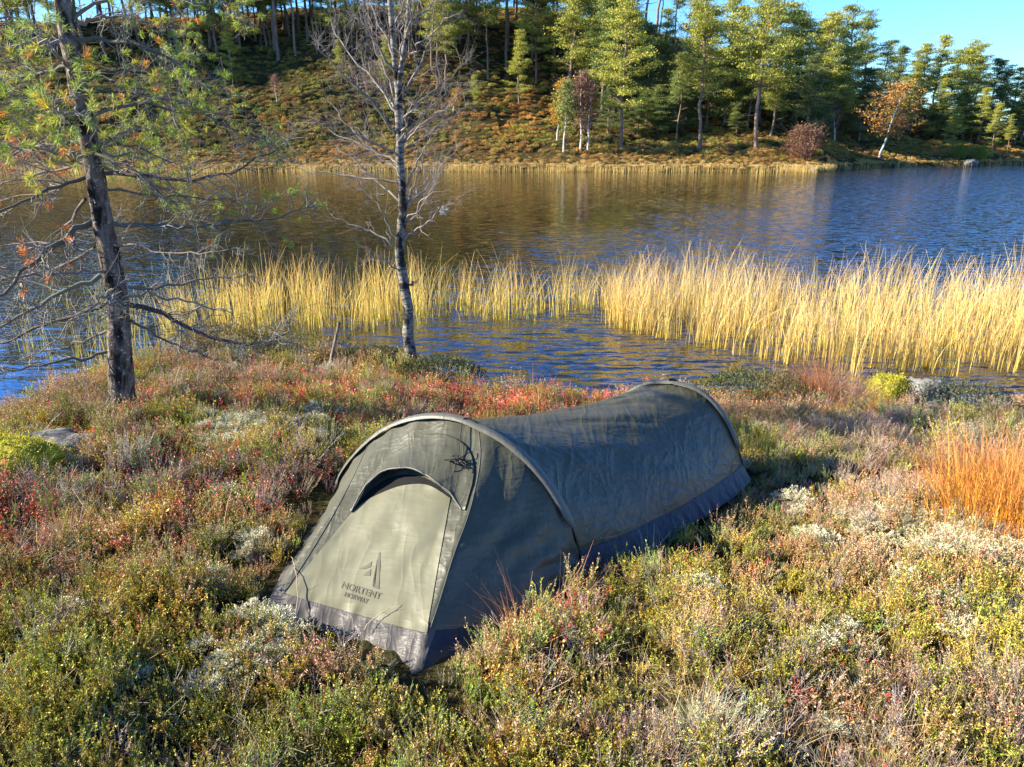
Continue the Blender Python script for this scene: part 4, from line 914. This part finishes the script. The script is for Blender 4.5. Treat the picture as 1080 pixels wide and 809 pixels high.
# ------------------------------------------------------------------ far trees
def pine_meshes(seed, H, cs, wid, cone, col, dens=1.0, dead=6):
    global rng
    keep_ = rng; rng = np.random.default_rng(seed); gt = Geo(); gc = Geo(); n_ = 14; z = np.linspace(-.4, H, n_); bend = np.cumsum(rng.normal(0, .07, (n_, 2)), 0); bend -= bend[0]
    P = np.stack([bend[:, 0], bend[:, 1], z], -1); R0 = H * .0125; gt.tube(P, np.interp(z, [-.4, .3, H], [R0 * 1.35, R0, R0 * .15]), 8)
    def at(zz_): return np.array((np.interp(zz_, z, P[:, 0]), np.interp(zz_, z, P[:, 1]), zz_))
    nl = int(66 * dens * H / 12)
    for k in range(nl):
        f = rng.random() ** .9; zz_ = H * (cs + (1 - cs) * f); a = rng.uniform(0, 6.28)
        prof = (math.sin(math.pi * min(1, (f * .70 + .27))) ** .9 if not cone else (1 - f) ** .8 * .95 + .12)
        L_ = wid * prof * rng.uniform(.55, 1.15); p0 = at(zz_ - .3); d = np.array((math.cos(a), math.sin(a), rng.uniform(-.05, .35) + .3 * f)); m = 6; t = np.linspace(0, 1, m)[:, None]
        Q = p0 + d * L_ * t + np.array((0, 0, .18)) * L_ * t ** 2; gt.tube(Q, np.linspace(R0 * .30, R0 * .08, m), 4, cap=False)
        nc_ = max(3, int(L_ * 3.6))
        for c_ in range(nc_):
            u_ = rng.uniform(.35, 1.05); cp = p0 + d * L_ * u_ + np.array((0, 0, .18)) * L_ * u_ ** 2 + rng.normal(0, .16, 3) * (1, 1, .5); nt2 = int(40 * dens)
            C = cp + rng.normal(0, 1, (nt2, 3)) * (.30, .30, .075); sh = rng.uniform(.75, 1.25)
            gc.tris(C, rng.uniform(.055, .10, nt2), jit(col, nt2, .22) * sh, 2.0, axis=np.array((0, 0, .6)) + d * .5, flat=.35)
    for k in range(dead):
        zz_ = H * rng.uniform(.18, cs + .08); a = rng.uniform(0, 6.28); L_ = rng.uniform(.5, 1.5); p0 = at(zz_); t = np.linspace(0, 1, 6)[:, None]
        Q = p0 + np.array((math.cos(a), math.sin(a), rng.uniform(-.3, .2))) * L_ * t + np.array((0, 0, .2)) * L_ * t ** 2; gt.tube(Q, np.linspace(R0 * .26, R0 * .08, 6), 4, cap=False)
    ct = (gt.mesh('trunk'), gc.mesh('crown')); rng = keep_; return ct
def leafy_meshes(seed, H, wid, col, nleaf, tw=1.0, stems=1, low=.35):
    global rng
    keep_ = rng; rng = np.random.default_rng(seed); gt = Geo(); gc = Geo()
    for s_ in range(stems):
        n_ = 10; z = np.linspace(-.3, H * .93, n_); b0 = rng.normal(0, .25, 2) if stems > 1 else np.zeros(2); dr = rng.normal(0, .07 if stems == 1 else .14, 2); P = np.stack([b0[0] + dr[0] * z + np.cumsum(rng.normal(0, .05, n_)), b0[1] + dr[1] * z + np.cumsum(rng.normal(0, .05, n_)), z], -1)
        R0 = H * .014 / math.sqrt(stems); gt.tube(P, np.linspace(R0, R0 * .2, n_), 7)
        for k in range(int(46 * tw)):
            f = rng.uniform(low, 1); i = int(f * (n_ - 1)); p0 = P[i]; a = rng.uniform(0, 6.28); L_ = wid * (math.sin(math.pi * min(1, (f - low) / (1 - low) * .75 + .22))) * rng.uniform(.5, 1.1)
            d = np.array((math.cos(a), math.sin(a), rng.uniform(.3, .9))); t = np.linspace(0, 1, 6)[:, None]; Q = p0 + d * L_ * t; Q[1:] += rng.normal(0, .05, (5, 3)); gc.tube(Q, np.linspace(R0 * .28, R0 * .08, 6), 3, c=(.17, .14, .12), cap=False)
            for q_ in range(5):
                p1 = Q[rng.integers(1, 6)]; d2 = d + rng.normal(0, .6, 3); gc.tube(p1 + d2 * rng.uniform(.2, .5) * np.linspace(0, 1, 3)[:, None], R0 * .09, 3, c=(.20, .15, .12), cap=False)
            m = int(nleaf / (46 * tw) / stems)
            if m: u_ = rng.uniform(.3, 1.15, m)[:, None]; gc.tris(p0 + d * L_ * u_ + rng.normal(0, .22, (m, 3)), rng.uniform(.08, .14, m), jit(col, m, .2), 1.3)
    if not gc.v: gc.tris(np.zeros((3, 3)) + (0, 0, H * .8), .05, (.3, .2, .1))
    ct = (gt.mesh('trunk'), gc.mesh('crown')); rng = keep_; return ct

G1, G2, G3, G4 = (.29, .30, .06), (.36, .36, .07), (.19, .23, .065), (.13, .17, .065)
PV = [pine_meshes(101, 12, .30, 2.5, False, G2), pine_meshes(102, 12, .38, 2.2, False, G1), pine_meshes(103, 12, .28, 2.3, True, G1), pine_meshes(104, 12, .20, 2.4, True, G3, 1.15), pine_meshes(105, 12, .45, 2.0, False, G3), pine_meshes(106, 12, .35, 2.7, False, G1), pine_meshes(107, 12, .15, 2.2, True, G2, 1.1),
      pine_meshes(108, 12, .62, 1.8, False, G3, .8, 10), pine_meshes(109, 12, .55, 1.9, False, G1, .8, 12), pine_meshes(110, 12, .12, 2.6, True, G4, 1.3)]
for t_, c_ in PV: t_.materials.append(M_fartrunk); c_.materials.append(M_far)
def far_tree(name, meshes, px, row, h, H0, label, cat, group=None, wide=1.0, p=None):
    p = pos_on_ground(px, row) if p is None else p; e = empty(name, tuple(p), label, cat, group, local=True); s_ = h / H0; e.scale = (s_ * wide, s_ * wide, s_); e.rotation_euler = (rng.normal(0, .02), rng.normal(0, .02), rng.uniform(0, 6.28))
    for nm, me in zip(('trunk', 'crown'), meshes):
        o = bpy.data.objects.new(nm, me); COL.objects.link(o); o.parent = e
    return e
def top_h(px, row, top):    # real height of a tree whose foot and top are seen at these rows
    p = pos_on_ground(px, row); return p, at_y(px, top, p[1])[2] - p[2]
FRONT = [(655, 157, 2, 0, 'tall broad pine at far shore, left of the slender twin pines', 1.15), (737, 157, -8, 1, 'tall straight pine with sunlit yellow bark on the far shore', 1.05), (712, 152, 55, 4, 'slender shorter pine just left of the yellow barked shore pine', .9),
         (797, 160, -12, 5, 'tall dark trunked pine with red upper trunk on the far shore', 1.15), (1003, 160, 112, 6, 'small bright green pine right of the orange birch', 1.3), (1047, 160, 108, 6, 'small bright pine near the right end of the far shore', 1.1), (1062, 158, 120, 2, 'smallest pine beside the bright one at the right end of the shore', 1.0),
         (857, 140, 12, 0, 'tall pine standing directly above the reddish bush', 1.0), (893, 138, 3, 2, 'tallest pointed pine left of the orange birch', 1.0), (500, 118, 78, 6, 'small young green pine alone on the hillside', 1.2)]
for px, row, top_, v_, lb, wd in FRONT:
    p, h_ = top_h(px, row, top_); far_tree('pine_tree', PV[v_], px, row, h_, 12, lb, 'pine', None, wd, p)
BACKT = [(635, 118, -15), (603, 110, -30), (680, 128, 22), (700, 120, 8), (762, 132, -8), (776, 125, 5), (823, 132, 2), (838, 128, 12), (812, 145, 40), (870, 128, 14), (908, 128, 10), (922, 132, 42), (940, 130, 47), (955, 135, 52), (967, 134, 45), (981, 136, 36), (996, 138, 52), (1011, 140, 42), (1025, 142, 58), (1037, 142, 60), (1050, 145, 68), (1063, 146, 70), (1077, 146, 66), (1092, 147, 72), (1110, 148, 78), (1130, 148, 70), (1155, 149, 80), (1180, 149, 76), (1210, 150, 84),
         (745, 135, 20), (788, 138, 30), (880, 145, 50), (905, 148, 70), (948, 147, 80), (985, 150, 82), (1030, 150, 92), (1070, 152, 95), (665, 120, 12), (725, 130, 10), (850, 148, 55), (1015, 148, 70), (960, 142, 66), (800, 128, 0), (860, 122, 20), (1100, 152, 96)]
WOOD = []
for k, (px, row, top_) in enumerate(BACKT):
    p, h_ = top_h(px, row, top_); rg = 'pines crowding the slope behind the far shore' if px < 880 else 'pines in the wood on the right skyline'
    WOOD.append((PV[[3, 2, 9, 2, 6, 6, 3, 1, 2, 9][k % 10]], p, h_, rng.uniform(1.0, 1.35)))
POOL = []
def column_of(p):
    return 540 + F_PX * p[0] / (p[1] * CP + (CAM_Z - p[2]) * SP)
def add_pool(kind, name, mesh, p, h_, wd):
    POOL.append((kind, column_of(p), far_tree(name, mesh, 0, 0, h_, 12, 'x', 'pine', None, wd, p)))
for m_, p, h_, wd in WOOD: add_pool('wood', 'pine_tree', m_, p, h_, wd)
# dark young pines filling between the trunks of the wood
for k in range(34):
    px = rng.uniform(640, 1160); row = np.interp(px, [640, 850, 1160], [148, 150, 156]) - rng.uniform(0, 14)
    add_pool('young', 'young_pine', PV[[9, 3][k % 2]], pos_on_ground(px, row), rng.uniform(2.2, 5.0), 1.7)
# pines on the slope and the hilltop
HT = [(470, 96, 9, 1), (492, 70, 10, 0), (515, 84, 9, 8), (535, 52, 11, 5), (552, 66, 11, 7), (566, 88, 10, 0), (584, 60, 12, 5), (600, 92, 11, 8), (618, 74, 12, 1), (640, 96, 12, 5), (628, 50, 12, 0), (450, 44, 10, 8), (505, 40, 11, 5), (548, 110, 7, 6), (648, 120, 12, 3), (575, 45, 12, 9), (610, 42, 12, 3), (645, 66, 12, 9), (480, 50, 11, 0), (525, 30, 11, 5), (210, 44, 9, 1), (235, 52, 8, 0), (262, 40, 9, 5), (285, 50, 7, 1), (330, 42, 9, 5), (352, 55, 8, 0), (380, 38, 10, 1), (405, 50, 9, 5), (432, 62, 8, 1), (160, 46, 9, 5), (245, 80, 5, 6), (360, 88, 4, 6), (410, 95, 5, 6), (455, 72, 9, 0), (300, 34, 9, 0), (420, 32, 10, 0)]
for px, row, h_, v_ in HT: add_pool('slope', 'pine_tree', PV[v_], pos_on_ground(px, row), h_ * rng.uniform(.95, 1.1), 1.05)
n_h = 0
for k in range(500):
    if n_h >= 92: break
    px = rng.uniform(-160, 640); row = rng.uniform(12, 100) if px > 430 else rng.uniform(22, 66) if px > 180 else rng.uniform(25, 75)
    if row > 60 and rng.random() < .7: continue
    p = pos_on_ground(px, row)
    if p[1] > 118: continue
    n_h += 1; add_pool('slope', 'pine_tree', PV[[7, 8, 5, 4, 8, 1, 0][k % 7]], p, rng.uniform(8, 15), rng.uniform(.8, 1.1))
# second rank over the ridge, seen as trunks against the sky
for k in range(46):
    a = rng.uniform(-.8, .30); f = float(yF(a)); y_ = f + rng.uniform(39, 62); p = np.array((a * y_, y_, 0)); p[2] = T(p[0], p[1])
    add_pool('ridge', 'pine_tree', PV[[7, 8, 4][k % 3]], p, rng.uniform(9, 14), 1.0)
BINS = {'slope': [(-999, -20, 'hillside pine beyond the left edge'), (-20, 65, 'hillside pine left of the gnarled pine trunk'), (65, 130, 'hillside pine just right of the gnarled pine trunk'), (130, 200, 'hillside pine behind the green needle tufts'), (200, 235, 'thin pine at the hilltop just right of the needle tufts'), (235, 270, 'thin pine at the open hilltop above the dark slope'), (270, 305, 'thin pine on the open hilltop left of the sky gap'), (305, 340, 'thin pine on the open hilltop under the sky gap'), (340, 400, 'thin pine behind the left twigs of the bare birch'), (400, 450, 'thin pine behind the bare birch trunk'), (450, 500, 'slope pine just right of the bare birch'), (500, 545, 'slope pine midway between bare birch and orange leaved birch'), (545, 590, 'slope pine above the orange leaved small birch'), (590, 630, 'slope pine above the two nearly bare birches'), (630, 999, 'slope pine behind the tall broad shore pine')],
        'ridge': [(-999, 0, 'pine over the ridge beyond the left edge'), (0, 90, 'pine over the ridge left of the gnarled pine top'), (90, 180, 'pine over the ridge right of the gnarled pine top'), (180, 260, 'pine over the ridge left of the sky gap'), (260, 305, 'pine against the sky at the left of the ridge gap'), (305, 350, 'pine against the sky at the right of the ridge gap'), (350, 440, 'pine over the ridge behind the birch crown'), (440, 540, 'pine over the ridge right of the birch crown'), (540, 600, 'pine over the ridge behind the orange leaved birch'), (600, 660, 'pine over the ridge behind the tall broad shore pine'), (660, 730, 'pine over the ridge at the small sky gap'), (730, 800, 'pine over the ridge behind the tallest shore pines'), (800, 3000, 'pine over the ridge at the right')],
        'young': [(-999, 720, 'young dark pine under the slender twin pines'), (720, 800, 'young dark pine between the two tallest shore pines'), (800, 860, 'young dark pine behind the reddish bush'), (860, 930, 'young dark pine left of the orange birch'), (930, 1010, 'young dark pine right of the orange birch'), (1010, 1085, 'young dark pine by the small bright shore pines'), (1085, 3000, 'young dark pine beyond the right edge')],
        'wood': [(-999, 660, 'wood pine rising behind the tall broad shore pine'), (660, 720, 'wood pine around the leafless grey tree'), (720, 780, 'wood pine behind the yellow barked shore pine'), (780, 830, 'wood pine behind the red trunked shore pine'), (830, 870, 'wood pine above the reddish bush'), (870, 930, 'skyline pine left of and above the orange birch'), (930, 975, 'skyline pine right of and above the orange birch'), (975, 1020, 'skyline pine above the small bright shore pine'), (1020, 1085, 'skyline pine at the right end of the wood'), (1085, 3000, 'skyline pine beyond the right edge')]}
GRP = {'slope': 'pines on the far hillside', 'ridge': 'pines beyond the hilltop', 'young': 'young pines under the wood', 'wood': 'pines in the wood behind the far shore'}
def label_pool():
    ords = ['leftmost', 'second from left', 'third from left', 'fourth from left', 'fifth from left', 'sixth from left', 'seventh from left', 'eighth from left', 'ninth from left', 'tenth from left', 'eleventh from left', 'twelfth from left', 'thirteenth from left', 'fourteenth from left', 'fifteenth from left', 'sixteenth from left']
    for kd, bins in BINS.items():
        for lo, hi, ph in bins:
            m = sorted([q for q in POOL if q[0] == kd and lo <= q[1] < hi], key=lambda q: q[1])
            for i, q in enumerate(m):
                q[2]['label'] = ph if len(m) == 1 else ph + ', ' + ('rightmost' if i == len(m) - 1 else ords[min(i, 15)]); q[2]['group'] = GRP[kd]
# broadleaf trees on the far shore
LV = {'orange': leafy_meshes(201, 6.5, 2.0, (.42, .22, .06), 2600, 1.2), 'yellow': leafy_meshes(202, 6.5, 1.2, (.50, .27, .03), 2200, 1.0), 'bare': leafy_meshes(203, 7, 1.0, (.34, .17, .12), 900, 1.3), 'greenish': leafy_meshes(204, 6.5, 1.1, (.22, .26, .07), 2200, 1.2),
      'redbush': leafy_meshes(205, 3.2, 1.5, (.20, .095, .06), 3000, 1.2, 4, .1), 'greenbush': leafy_meshes(206, 2, 1.2, (.22, .26, .04), 2600, .8, 4, .05), 'bigbare': leafy_meshes(207, 12, 2.0, (.26, .20, .14), 900, 2.2)}
for t_, c_ in LV.values(): t_.materials.append(M_farbirch); c_.materials.append(M_far)
for (kd, px, row, top_, nm, lb, cat, H0, wd) in (('orange', 929, 166, 80, 'autumn_birch', 'white stemmed birch with thin orange crown on the far shore', 'birch', 6.5, 1.15), ('greenish', 595, 161, 76, 'small_birch', 'small pale green birch on the far shore, left of the reddish one', 'birch', 6.5, 1.0), ('yellow', 588, 150, 76, 'autumn_birch', 'small birch with orange leaves behind the pale green one', 'birch', 6.5, 1.0),
    ('bare', 611, 160, 66, 'bare_birch', 'nearly bare reddish birch with grey trunk on the far shore', 'birch', 7, 1.0), ('bare', 621, 160, 78, 'bare_birch', 'white trunked nearly bare birch closest to the tall broad pine', 'birch', 7, 1.0), ('redbush', 845, 168, 131, 'red_bush', 'rounded bare reddish bush at the far waterline', 'bush', 3.2, 1.15), ('greenbush', 1014, 166, 152, 'green_bush', 'low bright green bush left of the small shore pine', 'bush', 2, 1.2), ('greenbush', 1031, 168, 154, 'green_bush', 'low bright green bush at the far right bank above the pale rock', 'bush', 2, 1.1),
    ('bigbare', 712, 125, -2, 'bare_tree', 'tall leafless grey tree among the pines behind the far shore', 'tree', 12, 1.0), ('bigbare', 880, 150, 95, 'bare_tree', 'low greyish bare tree left of the orange birch', 'tree', 12, 1.2), ('bare', 292, 110, 75, 'bare_birch', 'small bare white birch on the hillside below the open hilltop', 'birch', 7, 1.2), ('yellow', 478, 120, 90, 'autumn_bush', 'orange leaved bush on the slope left of the young pine', 'bush', 6.5, 1.8)):
    p, h_ = top_h(px, row, top_); far_tree(nm, LV[kd], px, row, h_, H0, lb, cat, None, wd, p)
stone('rock', 1023, 174, .8, .6, .38, M_rock, 'pale boulder at the far waterline near the right edge', 'rock', 21, .3)
stone('rock', 858, 181, .4, .3, .2, M_rock, 'small grey stone at the far waterline below the reddish bush', 'rock', 23, .3)

label_pool()
